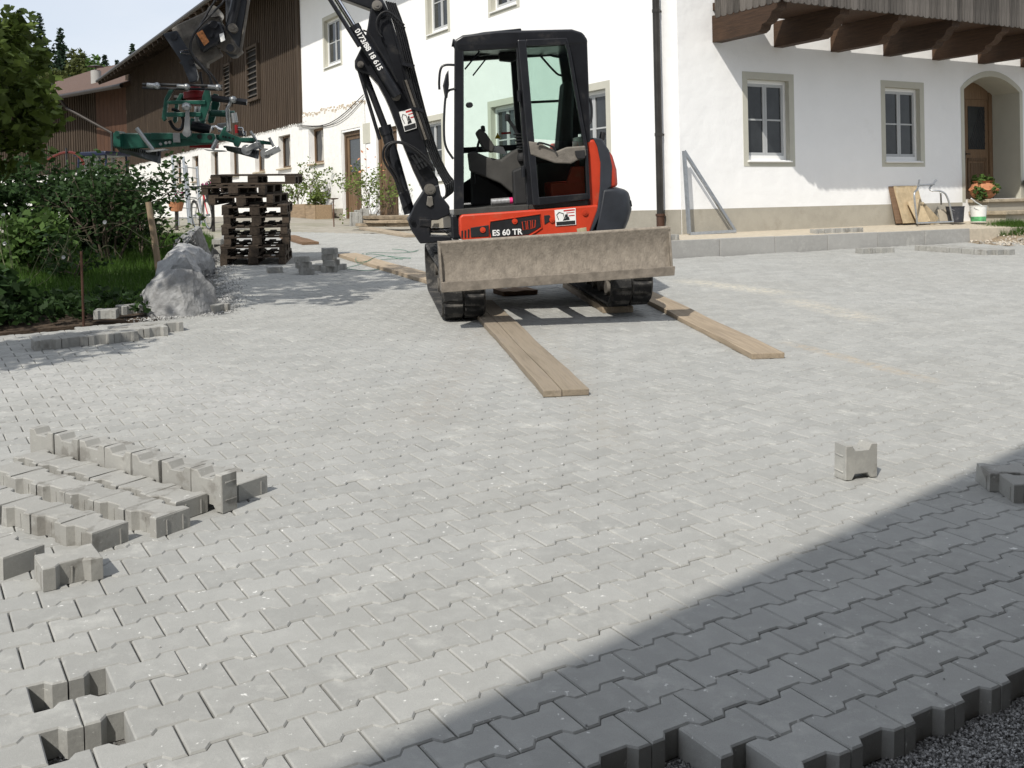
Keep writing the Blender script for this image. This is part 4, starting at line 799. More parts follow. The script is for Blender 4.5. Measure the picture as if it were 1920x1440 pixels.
q = MB(); q.tube([(lambda p: (p[0], -.36, p[1]))(t) for t in [(-1.515,2.751),(-1.470,2.734),(-1.352,2.511),(-1.288,2.396),(-1.221,2.249)]], .010, 7); ep('cylinder_pipe', q, M_HOSE, cy)
a, b = Vector((-1.580,2.765)), Vector((-1.358,2.338)); an = math.atan2(b.y - a.y, b.x - a.x)
nn = Vector((-math.sin(an), math.cos(an)))
p0 = a - nn * .020
text('0173/88 18 615', .072, cy, p0.x, -.344, p0.y, an, bold=.0018, space=.98)
lc = cyl2('lift_cylinder', *[(-1.360,1.829),(-1.172,0.957)], .056, -.1, M_BLK); cyl2('piston_rod', *[(-1.556,2.447),(-1.343,1.765)], .034, -.1, M_BLK, parent=lc); cyl2('side_tube', *[(-1.584,2.411),(-1.422,1.704)], .018, -.17, M_BLK, parent=lc)
cyl2('cylinder_head', *[(-1.365,1.840),(-1.344,1.754)], .064, -.1, M_BLK, parent=lc)
bq('cylinder_valve', [(-1.262,1.168),(-1.181,1.200),(-1.146,1.076),(-1.235,1.007)], -.19, -.13, M_BLK, lc, bevel=.006)
# lettered company plate on the boom
st2 = [(-1.219,1.963),(-1.071,1.997),(-1.057,1.798),(-1.174,1.768)]
bso = bq('company_sticker', st2, -.236, -.222, M_LET, bo_)
sticker_art(bso, st2, -.2375)
# hoses along the boom and the loop at its foot
def hose(pts, r_=.011, y=-.26, dy=0):
    k = len(pts); q = MB(); q.tube(chaikin([(p[0], y + dy * i / (k - 1), p[1]) for i, p in enumerate(pts)], 2), r_, 7); return ep('hose', q, M_HOSE, bo_)
H1 = [(-1.276,3.036),(-1.199,2.787),(-1.146,2.476),(-1.072,2.084),(-1.012,1.795),(-0.944,1.530),(-0.852,1.314),(-0.796,1.205),(-0.813,1.090),(-0.878,1.073)]
for k in range(5): hose([(p[0] + .022 * k, p[1] + .012 * k * (1 if i > 6 else 0)) for i, p in enumerate(H1)], .011, -.25 + .035 * k)
hose([(-1.340,2.688),(-1.377,2.740),(-1.387,2.833),(-1.345,2.913),(-1.262,2.940),(-1.165,2.845),(-1.116,2.792)], .011, -.29); hose([(-1.347,2.729),(-1.374,2.791),(-1.347,2.882),(-1.253,2.909),(-1.148,2.783),(-1.107,2.771)], .010, -.27)
hose([(-1.250,1.181),(-1.294,1.314),(-1.397,1.477),(-1.406,1.581),(-1.365,1.656),(-1.255,1.682),(-1.128,1.633),(-1.004,1.533),(-0.923,1.413)], .012, -.30); hose([(-1.230,1.170),(-1.271,1.339),(-1.375,1.501),(-1.380,1.585),(-1.334,1.655),(-1.230,1.670),(-1.100,1.590),(-0.992,1.480),(-0.909,1.370)], .012, -.33)
hose([(-1.258,1.224),(-1.321,1.368),(-1.354,1.500),(-1.353,1.604),(-1.308,1.664)], .016, -.27)
for k in range(3):
    a, b = [(-1.060,1.557),(-0.985,1.417)]; d_ = .032 * k; q = MB(); q.cyl((a[0] - d_, -.30, a[1] - d_ * .4), (b[0] - d_, -.30, b[1] - d_ * .4), .014, 10).cyl(((a[0] + b[0]) / 2 - d_ - .01, -.30, (a[1] + b[1]) / 2 - d_ * .4 + .015), ((a[0] + b[0]) / 2 - d_ + .01, -.30, (a[1] + b[1]) / 2 - d_ * .4 - .015), .02, 10); ep('hose_coupling', q, M_BLKM, bo_, auto=40)
for k in range(3): q = MB(); a, b = [(lambda p: (p[0] + .03 * k, -.28, p[1]))(t) for t in [(-1.165,2.268),(-1.004,1.679)]]; q.cyl(a, b, .013, 8); ep('steel_pipe', q, M_DIRT if k == 1 else M_HOSE, bo_)
for px in [(-1.099,2.410),(-1.038,1.977)]: q = MB(); q.box((px[0], -.25, px[1]), (.12, .10, .03), ry=R(15)); ep('pipe_clamp', q, M_BLK, bo_)
# upper boom and stick (they meet above the picture)
ub = bq('upper_boom', [(-1.294,3.043),(-1.341,2.952),(-1.433,2.976),(-1.704,3.088),(-2.091,3.408),(-2.309,3.749),(-2.358,3.911),(-2.212,3.988),(-2.055,3.929),(-1.820,3.644),(-1.546,3.304),(-1.331,3.106)], -.20, 0, bevel=.014, auto=45)
sk_ = bq('stick', [(-2.212,3.988),(-2.358,3.911),(-2.442,3.712),(-2.551,3.311),(-2.586,3.109),(-2.707,2.620),(-2.735,2.575),(-2.786,2.567),(-2.833,2.610),(-2.852,2.692),(-2.813,2.884),(-2.796,3.116),(-2.694,3.416),(-2.515,3.814),(-2.347,4.062)], -.19, -.01, mat('stick_grey', (.040, .043, .048), .5, var=.3, scale=4), bevel=.012, auto=45)
q = MB(); a, b = [(-2.572,3.085),(-2.690,2.614)]; q.tube([(a[0] - .012, -.195, a[1] + .5), (a[0] - .012, -.195, a[1]), (b[0], -.195, b[1])], .014, 8); ep('stick_edge', q, M_DIRT, sk_)
cyl2('bucket_cylinder', *[(-2.761,2.853),(-2.531,3.674)], .045, -.24, M_BLK, parent=sk_)
for px in [(-2.738,2.831),(-2.767,2.642)]: q = MB(); q.cyl((px[0], -.31, px[1]), (px[0], .05, px[1]), .042, 16).cyl((px[0], -.325, px[1]), (px[0], .0, px[1]), .022, 12); ep('stick_pin', q, M_DIRT, auto=40)
# tilting quick hitch under the stick
th = bq('tilt_hitch', [(-3.320,2.858),(-3.258,2.896),(-3.044,2.984),(-2.930,3.045),(-2.868,3.008),(-2.860,2.916),(-2.718,2.677),(-2.676,2.624),(-2.724,2.585),(-2.794,2.598),(-2.908,2.669),(-2.874,2.596),(-3.019,2.521),(-3.012,2.480),(-3.071,2.493),(-3.198,2.646)], -.20, .0, M_DIRT, bevel=.014)
bq('rotator_housing', [(-3.093,2.781),(-3.014,2.858),(-2.926,2.915),(-2.839,2.882),(-2.808,2.770),(-2.883,2.692),(-2.975,2.646),(-3.037,2.608),(-3.071,2.680)], -.30, -.19, M_BLK, th, bevel=.02)
bq('rating_label', [(-3.073,2.793),(-3.017,2.821),(-2.962,2.709),(-3.009,2.671)], -.305, -.295, mat('orange_label', (.55, .22, .08), .6, var=.6, scale=40), th)
bq('white_label', [(-2.864,2.775),(-2.824,2.788),(-2.814,2.718),(-2.855,2.700)], -.305, -.295, M_LET, th)
for px, r_ in zip([(-2.903,2.863),(-2.939,2.769),(-2.772,2.642)], (.035, .022, .035)): q = MB(); q.cyl((px[0], -.33, px[1]), (px[0], .02, px[1]), r_, 16); ep('bolt', q, M_BLK, th, auto=40)
q = MB(); px = (-2.910,2.995); q.cyl((px[0], -.28, px[1]), (px[0], .08, px[1]), .055, 20); ep('upper_pin', q, M_PIN, th, auto=40)
hk = bq('hook_plate', [(-3.376,2.796),(-3.248,2.821),(-3.185,2.694),(-3.129,2.587),(-3.103,2.486),(-3.086,2.385),(-3.099,2.345),(-3.163,2.328),(-3.207,2.460),(-3.215,2.491),(-3.246,2.522),(-3.226,2.531)], -.34, -.28, M_CW, None, bevel=.006)
bq('hook_plate', [(-3.437,2.841),(-3.305,2.867),(-3.239,2.736),(-3.182,2.625),(-3.155,2.520),(-3.137,2.416),(-3.150,2.375),(-3.217,2.357),(-3.263,2.494),(-3.270,2.525),(-3.303,2.558),(-3.282,2.567)], .04, .10, M_CW, None, bevel=.006)
for px, r_ in zip([(-3.270,2.763),(-3.133,2.523)], (.03, .028)): q = MB(); q.cyl((px[0], -.36, px[1]), (px[0], .12, px[1]), r_, 16); ep('hook_pin', q, M_BLK, hk, auto=40)
q = MB(); q.tube([(lambda p: (p[0], -.37, p[1]))(t) for t in [(-3.134,2.630),(-3.226,2.629),(-3.218,2.608),(-3.147,2.590),(-3.117,2.609)]], .008, 6); ep('hose_guide', q, M_CHROME, hk)
def hose2(pts, y, r_=.010): q = MB(); q.tube(chaikin([(p[0], y, p[1]) for p in pts], 2), r_, 7); ep('hose', q, M_HOSE, sk_)
hose2([(-2.667,3.370),(-2.863,3.080),(-2.939,2.974),(-3.016,2.849),(-3.102,2.744),(-3.134,2.636),(-3.123,2.586),(-3.063,2.485),(-2.972,2.401),(-2.960,2.301)], -.40); hose2([(-2.619,3.368),(-2.766,3.077),(-2.881,2.972),(-2.996,2.863),(-3.091,2.763),(-3.123,2.656),(-3.105,2.571),(-3.026,2.463),(-2.964,2.381),(-2.946,2.291)], -.42)
hose2([(-3.087,2.555),(-3.043,2.494),(-2.953,2.400),(-2.902,2.298)], -.38); hose2([(-3.087,2.444),(-3.083,2.362),(-3.069,2.286)], -.15, .012)
# --- spray can left on the cab floor
can = thing('spray_can', 'grey spray can with pink cap lying on the excavator cab floor', 'spray can', MF @ Matrix.Translation((lambda p: (p[0], -.74, 1.047))((-0.323,1.086))))
q = MB(); q.cyl((-.10, 0, 0), (.075, 0, .002), .032, 20); obj('body', q, mat('spray_can_grey', (.42, .42, .42), .35, metal=.5, var=.5, scale=30), can, auto=40)
q = MB(); q.cyl((.075, 0, .002), (.105, 0, .002), .031, 20); obj('cap', q, mat('pink_cap', (.75, .05, .22), .45, var=.1), can, auto=40)

# ------------------------------------------------------------------ green paver laying clamp hanging from the hitch
M_GRN = mat('clamp_green_paint', (.007, .062, .043), .4, var=.22, scale=6, spec=.5, stain=((.10, .16, .13), 12, .62, .4))
M_ZINC = mat('zinc_plated', (.36, .37, .37), .4, metal=.8, var=.2, scale=14)
M_CRED = mat('rotator_red', (.20, .010, .012), .45, var=.2)
CCX = (-3.178,1.964)
CT = Matrix.Translation((CCX[0], -.1, CCX[1])); CTI = CT.inverted()
clamp = thing('laying_clamp', 'green paver laying clamp hanging from the excavator arm', 'laying clamp', MF @ CT)
def cp(name, mb, m, parent=None, **k):
    if parent is None: mb.v = [tuple(CTI @ Vector(v)) for v in mb.v]; return obj(name, mb, m, clamp, **k)
    mb.v = [tuple(CTI @ Vector(v)) for v in mb.v]; return obj(name, mb, m, parent, **k)
def cq(name, pts, y0, y1, m=M_GRN, parent=None, **k): q = MB(); q.prism(pts, y0, y1); return cp(name, q, m, parent, **k)
def ct(name, pts, y, r_, m=M_ZINC, parent=None, n=10): q = MB(); q.tube([(p[0], y, p[1]) for p in pts], r_, n); return cp(name, q, m, parent, auto=40)
# top guide rails with three ball knobs
for y, pts in ((-.45, [(-3.571,2.326),(-2.853,2.278)]), (-.25, [(-3.613,2.308),(-2.880,2.258)])): q = MB(); a, b = pts; q.tube([(a[0], y, a[1]), (b[0], y, b[1])], .012, 8); cp('guide_rail', q, M_BLKM)
for p in [(-3.433,2.302),(-3.167,2.280),(-2.889,2.262)]: q = MB(); q.lathe([(0, -.032), (.022, -.024), (.032, 0), (.022, .024), (0, .032)], 14, Matrix.Translation((p[0], -.50, p[1]))).cyl((p[0] - .09, -.49, p[1] + .012), (p[0], -.49, p[1]), .020, 12); cp('ball_knob', q, M_ZINC, auto=60)
# red rotator
q = MB(); p = (-3.158,2.230); q.lathe([(.0, .09), (.05, .085), (.06, .04), (.11, .03), (.11, -.03), (.09, -.04), (.09, -.10), (0, -.10)], 24, Matrix.Translation((p[0], -.1, p[1]))); cp('rotator', q, M_CRED, auto=35)
# portal frame: two side cheeks, two cross tubes
for y in (-.40, .16):
    cq('frame_cheek', [(-3.340,2.269),(-3.297,2.267),(-3.358,2.171),(-3.374,2.087),(-3.385,2.003),(-3.411,1.975),(-3.428,2.006),(-3.390,2.187)], y - .03, y + .03, M_GRN, bevel=.006)
    cq('frame_cheek', [(-3.017,2.254),(-2.974,2.242),(-2.967,2.142),(-3.008,2.044),(-3.038,1.966),(-3.083,1.958),(-3.095,1.989),(-3.061,2.117),(-3.046,2.196)], y - .03, y + .03, M_GRN, bevel=.006)
cq('cross_tube', [(-3.364,2.165),(-3.017,2.153),(-3.020,2.113),(-3.366,2.135)], -.45, -.37, M_GRN, bevel=.006); cq('cross_tube', [(-3.382,2.057),(-3.064,2.046),(-3.067,2.001),(-3.385,2.017)], -.45, -.37, M_GRN, bevel=.006)
cq('cross_tube', [(-3.464,2.204),(-3.097,2.191),(-3.100,2.149),(-3.467,2.172)], .12, .20, M_GRN, bevel=.006)
cq('rear_plate', [(-3.093,2.195),(-3.026,2.202),(-3.040,2.078),(-3.093,2.049)], -.1, .12, M_GRN, bevel=.006)
# central hydraulic cylinders and links
ct('hydraulic_cylinder', [(-3.132,1.968),(-3.122,2.110)], -.25, .030, M_ZINC); ct('hydraulic_cylinder', [(-3.195,1.931),(-3.024,1.881)], -.2, .050, M_BLK); ct('hydraulic_cylinder', [(-3.028,2.052),(-2.807,2.030)], -.05, .032, M_GRN)
cq('link_plate', [(-3.187,2.119),(-3.163,2.118),(-3.168,1.990),(-3.174,1.851),(-3.206,1.813),(-3.237,1.845),(-3.212,1.977)], -.48, -.45, M_ZINC, bevel=.003); q = MB(); p = (-3.201,1.857); q.cyl((p[0], -.50, p[1]), (p[0], -.42, p[1]), .038, 18); cp('link_roller', q, M_ZINC, auto=40)
q = MB(); p = (-3.187,2.099); q.lathe([(0, -.04), (.035, -.03), (.045, 0), (.035, .03), (0, .04)], 14, Matrix.Translation((p[0], -.48, p[1]))); cp('ball_knob', q, M_ZINC, auto=60)
q = MB(); q.tube(chaikin([(lambda p: (p[0], -.3, p[1]))(t) for t in [(-3.380,1.987),(-3.351,1.915),(-3.304,1.888),(-3.268,1.911),(-3.247,2.001),(-3.304,2.084),(-3.352,2.091)]], 2), .016, 7); cp('hose', q, M_HOSE)
q = MB(); q.tube(chaikin([(lambda p: (p[0], -.3, p[1]))(t) for t in [(-2.986,1.876),(-2.994,1.907),(-2.963,1.915),(-2.936,1.884),(-2.863,1.870),(-2.835,1.909)]], 2), .012, 7); cp('hose', q, M_CHROME)
# main beam from the left end to the right end
mbm = cq('main_beam', [(-3.872,1.893),(-3.369,1.871),(-3.233,1.859),(-2.978,1.845),(-2.973,1.784),(-3.005,1.745),(-3.134,1.742),(-3.487,1.736),(-3.816,1.744),(-3.882,1.763)], -.34, -.22, M_GRN, bevel=.01)
cq('main_beam', [(-3.853,1.882),(-2.941,1.844),(-2.946,1.781),(-3.858,1.820)], .08, .18, M_GRN, bevel=.01)
cq('end_plate', [(-3.868,1.891),(-3.838,1.904),(-3.807,1.877),(-3.811,1.758),(-3.878,1.767)], -.44, -.20, M_GRN, bevel=.006)
q = MB(); p = (-3.831,1.882); q.cyl((p[0], -.46, p[1]), (p[0], -.2, p[1]), .026, 14); cp('end_pin', q, M_GRN, auto=40)
cq('beam_gusset', [(-3.547,1.879),(-2.980,1.844),(-2.958,1.802),(-2.996,1.754),(-3.123,1.761),(-3.227,1.807),(-3.470,1.810),(-3.557,1.814)], -.365, -.341, M_GRN, bevel=.004)
for p in [(-3.108,1.820),(-3.015,1.810)]: q = MB(); q.cyl((p[0], -.372, p[1]), (p[0], -.36, p[1]), .022, 14); cp('hole', q, M_BLACK)
for p in [(-3.466,1.769),(-3.417,1.777),(-3.383,1.780)]: q = MB(); q.cyl((p[0], -.375, p[1]), (p[0], -.33, p[1]), .014, 10); cp('bolt', q, M_ZINC)
cq('type_plate', [(-3.347,1.868),(-3.284,1.865),(-3.286,1.774),(-3.349,1.778)], -.372, -.366, M_ZINC)
cq('red_beam', [(-3.233,1.767),(-2.998,1.754),(-3.001,1.708),(-3.236,1.726)], -.2, .1, M_CRED, bevel=.006)
cq('slide_tube', [(-3.861,1.835),(-3.409,1.831),(-3.402,1.790),(-3.865,1.795)], -.2, -.1, M_GRN, bevel=.006)
# adjusting levers with foot plates
for pts, nm in (([(-3.644,1.924),(-3.577,1.812),(-3.513,1.715)], 'lever'), ([(-2.931,1.778),(-2.959,1.729),(-2.981,1.691)], 'lever')): ct(nm, pts, -.50, .020, M_ZINC)
cq('foot_plate', [(-3.556,1.708),(-3.393,1.718),(-3.375,1.708),(-3.452,1.697),(-3.539,1.692)], -.65, -.42, M_ZINC); cq('foot_plate', [(-3.039,1.694),(-2.876,1.675),(-2.857,1.664),(-2.925,1.663),(-3.011,1.678)], -.65, -.42, M_ZINC)
# right hand adjusting arm
cq('adjusting_arm', [(-2.921,1.808),(-2.900,1.837),(-2.866,1.895),(-2.836,1.903),(-2.850,1.854),(-2.822,1.833),(-2.746,1.799),(-2.727,1.788),(-2.600,1.781),(-2.593,1.745),(-2.721,1.747),(-2.749,1.699),(-2.782,1.711),(-2.790,1.741),(-2.904,1.777)], -.48, -.40, M_GRN, bevel=.006)
for p in [(-2.877,1.805),(-2.854,1.798),(-2.820,1.792),(-2.787,1.780)]: q = MB(); q.cyl((p[0], -.485, p[1]), (p[0], -.47, p[1]), .010, 10); cp('hole', q, M_BLACK)
cq('cross_arm', [(-2.781,1.802),(-2.436,1.733),(-2.438,1.703),(-2.785,1.752)], -.40, -.33, M_GRN, bevel=.006)
for pts in ([(-2.631,1.844),(-2.596,1.782),(-2.549,1.668)], [(-2.462,1.775),(-2.433,1.702),(-2.398,1.630)]): ct('spacer_bar', pts, -.42, .013, M_ZINC)
for p, q2 in zip([(-2.660,1.668),(-2.492,1.624)], [(-2.589,1.704),(-2.416,1.649)]):
    q = MB(); q.cyl((p[0], -.60, p[1]), (p[0], -.50, p[1]), .048, 22).cyl((p[0], -.615, p[1]), (p[0], -.6, p[1]), .018, 10); w_ = cp('guide_wheel', q, M_ZINC, auto=40)
    q = MB(); q.box(((p[0] + q2[0]) / 2 + .02, -.49, (p[1] + q2[1]) / 2), (.15, .03, .055), ry=R(-24)).box(((p[0] + q2[0]) / 2 + .02, -.61, (p[1] + q2[1]) / 2 + .01), (.11, .012, .045), ry=R(-24)); cp('wheel_fork', q, M_ZINC, None, bevel=.004)
# uprights on the right with gauge bar
cq('upright', [(-2.853,2.072),(-2.823,2.070),(-2.825,1.979),(-2.824,1.857),(-2.849,1.849),(-2.861,1.966)], -.33, -.27, M_GRN, bevel=.004); ct('upright_rod', [(-2.787,2.159),(-2.844,2.061),(-2.839,1.858)], -.33, .016, M_ZINC)
q = MB(); a, b = [(-3.002,2.185),(-2.656,2.123)]; q.tube([(a[0], -.30, a[1]), (b[0], -.30, b[1])], .030, 4); cp('gauge_bar', q, M_BLK)
q = MB(); a, b = [(-3.409,2.235),(-3.073,2.203)]; q.tube([(a[0], .20, a[1]), (b[0], .20, b[1])], .026, 4); cp('gauge_bar', q, M_DIRT)
q = MB(); p = (-2.780,2.153); q.lathe([(0, -.035), (.03, -.025), (.036, 0), (.03, .025), (0, .035)], 12, Matrix.Translation((p[0], -.34, p[1]))); cp('ball_knob', q, M_ZINC, auto=60)
ct('pressure_gauge', [(-2.781,2.025),(-2.773,1.934)], -.36, .030, M_ZINC); ct('red_valve', [(-2.764,1.913),(-2.765,1.833)], -.36, .016, M_CRED); ct('valve_pipe', [(-2.762,1.883),(-2.712,1.880),(-2.698,1.809)], -.36, .010, M_CHROME)
cq('valve_block', [(-2.955,1.939),(-2.855,1.944),(-2.851,1.862),(-2.951,1.857)], -.25, -.1, M_ZINC, bevel=.006); cq('valve_block', [(-2.749,1.864),(-2.681,1.850),(-2.684,1.799),(-2.753,1.808)], -.36, -.28, M_BLK, bevel=.004)
ct('clamp_motor', [(-3.218,1.952),(-3.087,1.915)], -.15, .060, M_GRN)
# jaws: toothed plates running from back left to front right
def jaw(P0, P1, P2, P3, nm='jaw'):
    "corners: back top, front top, front bottom, back bottom"
    A, B, C_, D = [Vector(t) for t in (P0, P1, P2, P3)]; n = 22; q = MB(); t = Vector((.012, .006, 0))
    q.add([tuple(v) for v in (A, B, C_, D)] + [tuple(v + t) for v in (A, B, C_, D)], [(0, 1, 2, 3), (7, 6, 5, 4), (0, 4, 5, 1), (1, 5, 6, 2), (2, 6, 7, 3), (3, 7, 4, 0)]); j = cp(nm, q, M_CW)
    for i in range(n):
        f, g_ = (i + .2) / n, (i + .65) / n; a, b = A.lerp(B, f), A.lerp(B, g_); c2, d2 = b.lerp(C_.lerp(D, 1 - g_), .38), a.lerp(C_.lerp(D, 1 - f), .38); o_ = Vector((-.016, -.012, 0)); q = MB()
        q.add([tuple(v + o_) for v in (a, b, c2, d2)] + [tuple(v) for v in (a, b, c2, d2)], [(0, 1, 2, 3), (0, 4, 5, 1), (1, 5, 6, 2), (2, 6, 7, 3), (3, 7, 4, 0)]); cp('jaw_tooth', q, M_BLK, j)
def j3(pb, pf): return [(pb[0][0], .15, pb[0][1]), (pf[0][0], -.62, pf[0][1]), (pf[1][0], -.62, pf[1][1]), (pb[1][0], .15, pb[1][1])]
jaw(*j3([(-3.997,1.792),(-3.957,1.727)], [(-3.435,1.695),(-3.443,1.583)])); jaw(*j3([(-2.951,1.735),(-2.929,1.681)], [(-2.553,1.656),(-2.568,1.578)]))

# ------------------------------------------------------------------ loose paving stones
g2 = stone_geo(OUT, .08, .004, .004, True, True)
loose_me = bpy.data.meshes.new('loose_paving_stone'); loose_me.from_pydata([(x, y, z + .08) for x, y, z in g2[0]], [], g2[1]); loose_me.materials.append(M_PAVE2); loose_me.update()
def chipped(seed):
    r_ = random.Random(seed); me = loose_me.copy()
    for v in me.vertices:
        k = .0010; v.co += Vector((r_.uniform(-k, k), r_.uniform(-k, k), 0))
        if .07 < v.co.z < .079 and r_.random() < .2: v.co -= Vector((math.copysign(.004, v.co.x), math.copysign(.003, v.co.y), .004)) * r_.uniform(.3, 1.2)
    return me
LOOSE = [chipped(k) for k in range(7)]
ORD = ['first', 'second', 'third', 'fourth', 'fifth', 'sixth', 'seventh', 'eighth', 'ninth']
lr = random.Random(21)
def paver(M, label, group): return tag(link('loose_paving_stone', lr.choice(LOOSE), None, M @ (Matrix.Rotation(math.pi, 4, 'Z') if lr.random() < .5 else Matrix())), label, 'paving stone', group)
UPRIGHT = Matrix.Translation((0, .04, .081)) @ Matrix.Rotation(R(90), 4, 'X')     # stood on its long side, waist up
def row(end, yaw, n, what, h=0, stand=False, group='loose paving stones', frm=None, step=.2015, skip=()):
    "a row of stones that ends at point `end` (its end face), running back against direction yaw"
    d = Vector((math.cos(R(yaw)), math.sin(R(yaw))))
    for i in range(n):
        if i in skip: continue
        c = Vector(end) - d * (step * i + .1); F = frm if frm is not None else GF
        M = F @ Matrix.Translation((c.x + lr.uniform(-.003, .003), c.y + lr.uniform(-.003, .003), h + .001)) @ Matrix.Rotation(R(yaw + lr.uniform(-1.3, 1.3)), 4, 'Z')
        if stand: M = M @ UPRIGHT
        paver(M, what % ORD[i], group)
G_LEFT = 'stones of the loose heap on the paving'
row((-1.205, 4.330), -35, 7, 'paving stone stood on edge in the loose heap, %s from the near end', stand=True, group=G_LEFT, step=.206)
row((-1.15, 4.515), -35, 6, 'flat paving stone behind the upright row of the heap, %s from the near end', group=G_LEFT)
row((-1.345, 4.270), -35, 6, 'flat paving stone in the row touching upright stones, %s from near end', group=G_LEFT)
row((-1.364, 4.085), -34, 6, 'flat paving stone in the middle flat row of the heap, %s from the near end', group=G_LEFT)
row((-1.547, 3.930), -33, 5, 'flat paving stone in the nearest full row of the heap, %s from the near end', group=G_LEFT)
row((-1.765, 3.690), -32, 2, 'damp stained paving stone beside the heap, %s from its near end', group=G_LEFT)
paver(GF @ Matrix.Translation((-1.59, 3.645, .001)) @ Matrix.Rotation(R(35), 4, 'Z'), 'single damp paving stone lying crosswise in front of the heap', G_LEFT)
lr.seed(5); paver(GF @ Matrix.Translation((1.545, 4.735, .001)) @ Matrix.Rotation(R(20), 4, 'Z') @ Matrix.Diagonal((.9, 1, 1, 1)) @ UPRIGHT, 'lone paving stone stood upright on the paving beside the shadow edge', 'lone stone')
G_RE = 'stones of the small heap at the shaded picture edge'
for i, (x, y, a, what) in enumerate(((2.155, 4.585, -3, 'corner paving stone of the shaded heap, farthest from the camera'), (2.185, 4.43, -3, 'paving stone of the shaded heap, nearest the camera'), (2.36, 4.57, -3, 'paving stone of the shaded heap, behind the corner stone'), (2.39, 4.42, -3, 'paving stone of the shaded heap cut by the picture edge'))):
    paver(GF @ Matrix.Translation((x, y, .001)) @ Matrix.Rotation(R(a), 4, 'Z'), what, G_RE)
G_LR = 'stones of the row along the flower bed'
row((-3.145, 8.655), 34.6, 4, 'paving stone, front row beside the flower bed, %s from the boulder', group=G_LR)
row((-2.99, 8.90), 34.6, 5, 'paving stone, middle row beside the flower bed, %s from the boulder', group=G_LR)
row((-2.93, 9.14), 34.6, 5, 'paving stone, back row beside the flower bed, %s from the boulder', group=G_LR, skip=(3, 4))
for i, (p, a) in enumerate(zip([(-3.003,10.307),(-2.918,10.229)], (62, 62))): paver(gframe(p[0], p[1], R(a), .001), ('paving stone laid against the foot of the largest boulder, %s of two' % ORD[i]), 'stones at the boulder foot')
row((4.15, .32), 0, 5, 'paving stone on the terrace below the left window, %s from the right', group='stones in a row on the terrace', frm=KM @ Matrix.Translation((0, 0, TZ + .002)))
paver(KM @ Matrix.Translation((.32, .22, TZ + .002)) @ Matrix.Rotation(R(8), 4, 'Z'), 'paving stone on the terrace end beside the rainwater pipe', 'stone at the terrace end')
a, b = [(5.176,15.989),(5.912,16.206)]; row(b, math.degrees(math.atan2(b[1] - a[1], b[0] - a[0])), 3, 'paving stone, short row in front of the terrace kerb, %s from right', group='short row of stones by the kerb')
a, b = [(6.223,16.774),(7.090,15.545)]; yw = math.degrees(math.atan2(b[1] - a[1], b[0] - a[0]))
dd = Vector((math.cos(R(yw)), math.sin(R(yw)))); pp = Vector((-dd.y, dd.x))
for k, nm in enumerate(('front', 'second', 'third')): e_ = Vector(b) + pp * (.08 + .14 * k) + dd * (.1 * k); row(e_, yw, 6, 'paving stone, ' + nm + ' row of the long batch by the rubble, %s from right', group='long batch of stones by the rubble')
# stones beside the pallets
G_PL = 'stones stacked beside the pallets'
def stack(px, yaws, what, group=G_PL, off=None):
    for k, a in enumerate(yaws):
        o_ = off[k] if off else (0, 0)
        paver(gframe(px[0] + o_[0], px[1] + o_[1], R(a), .001 + .0805 * k), what % ORD[k], group)
paver(gframe(*(-3.190,13.912), R(20), .001), 'single paving stone lying flat right of the pallet stack', G_PL)
stack((-2.738,13.680), (15, 20, 12), 'paving stone in the stack of three right of the pallets, %s from the bottom', off=((.02, 0), (-.02, .01), (-.04, 0)))
stack((-2.465,13.925), (18, 75, 14, 20), 'paving stone in the tall pile beside the loose plank, %s from the bottom', off=((0, 0), (.03, .02), (0, .03), (.01, .02)))
paver(gframe(*(-2.654,14.216), R(80), .001) , 'low paving stone between the two small piles', G_PL); paver(gframe(*(-2.395,14.196), R(60), .001), 'paving stone at the foot of the tall pile, on its right', G_PL)
stack((-4.739,16.887), (70, 60, 75), 'paving stone in the pile behind the pallet stack, %s from the bottom', off=((0, 0), (0, .03), (-.02, 0)))
G_DW = 'stones stacked by the stable door'
for j, (px, n, nm) in enumerate((((-3.652,24.070), 4, 'leftmost'), ((-3.401,24.037), 5, 'tallest'), ((-3.175,24.008), 3, 'rightmost'), ((-3.707,25.124), 4, 'rear'))):
    stack(px, [8 + lr.uniform(-6, 6) for _ in range(n)], 'grey stone, ' + nm + ' pile by the stable door, %s from bottom', G_DW)
# sandstone slabs piled by the door
M_SLAB = mat('rough_sandstone', (.26, .21, .15), .95, var=.4, scale=10, bump=.9, bscale=30)
c0 = (-2.638,23.939)
for k in range(9):
    q = MB(); w_, d_, h_ = lr.uniform(.30, .52), lr.uniform(.22, .35), lr.uniform(.05, .09); n_ = 8
    q.slab([(w_ * math.cos(2 * math.pi * i / n_) * lr.uniform(.8, 1.05), d_ * math.sin(2 * math.pi * i / n_) * lr.uniform(.8, 1.05)) for i in range(n_)], 0, h_)
    lv = k // 3; o = obj('stone_slab', q, M_SLAB, None, gframe(c0[0] + (k % 3 - 1) * .42 + lr.uniform(-.05, .05), c0[1] + lr.uniform(-.1, .1), lr.uniform(-.3, .3), .001 + .085 * lv), bevel=.01)
    tag(o, 'rough brown slab, %s layer of the pile by the stable door, %s from left' % (('bottom', 'middle', 'top')[lv], ORD[k % 3]), 'stone slab', 'rough slabs piled by the door')
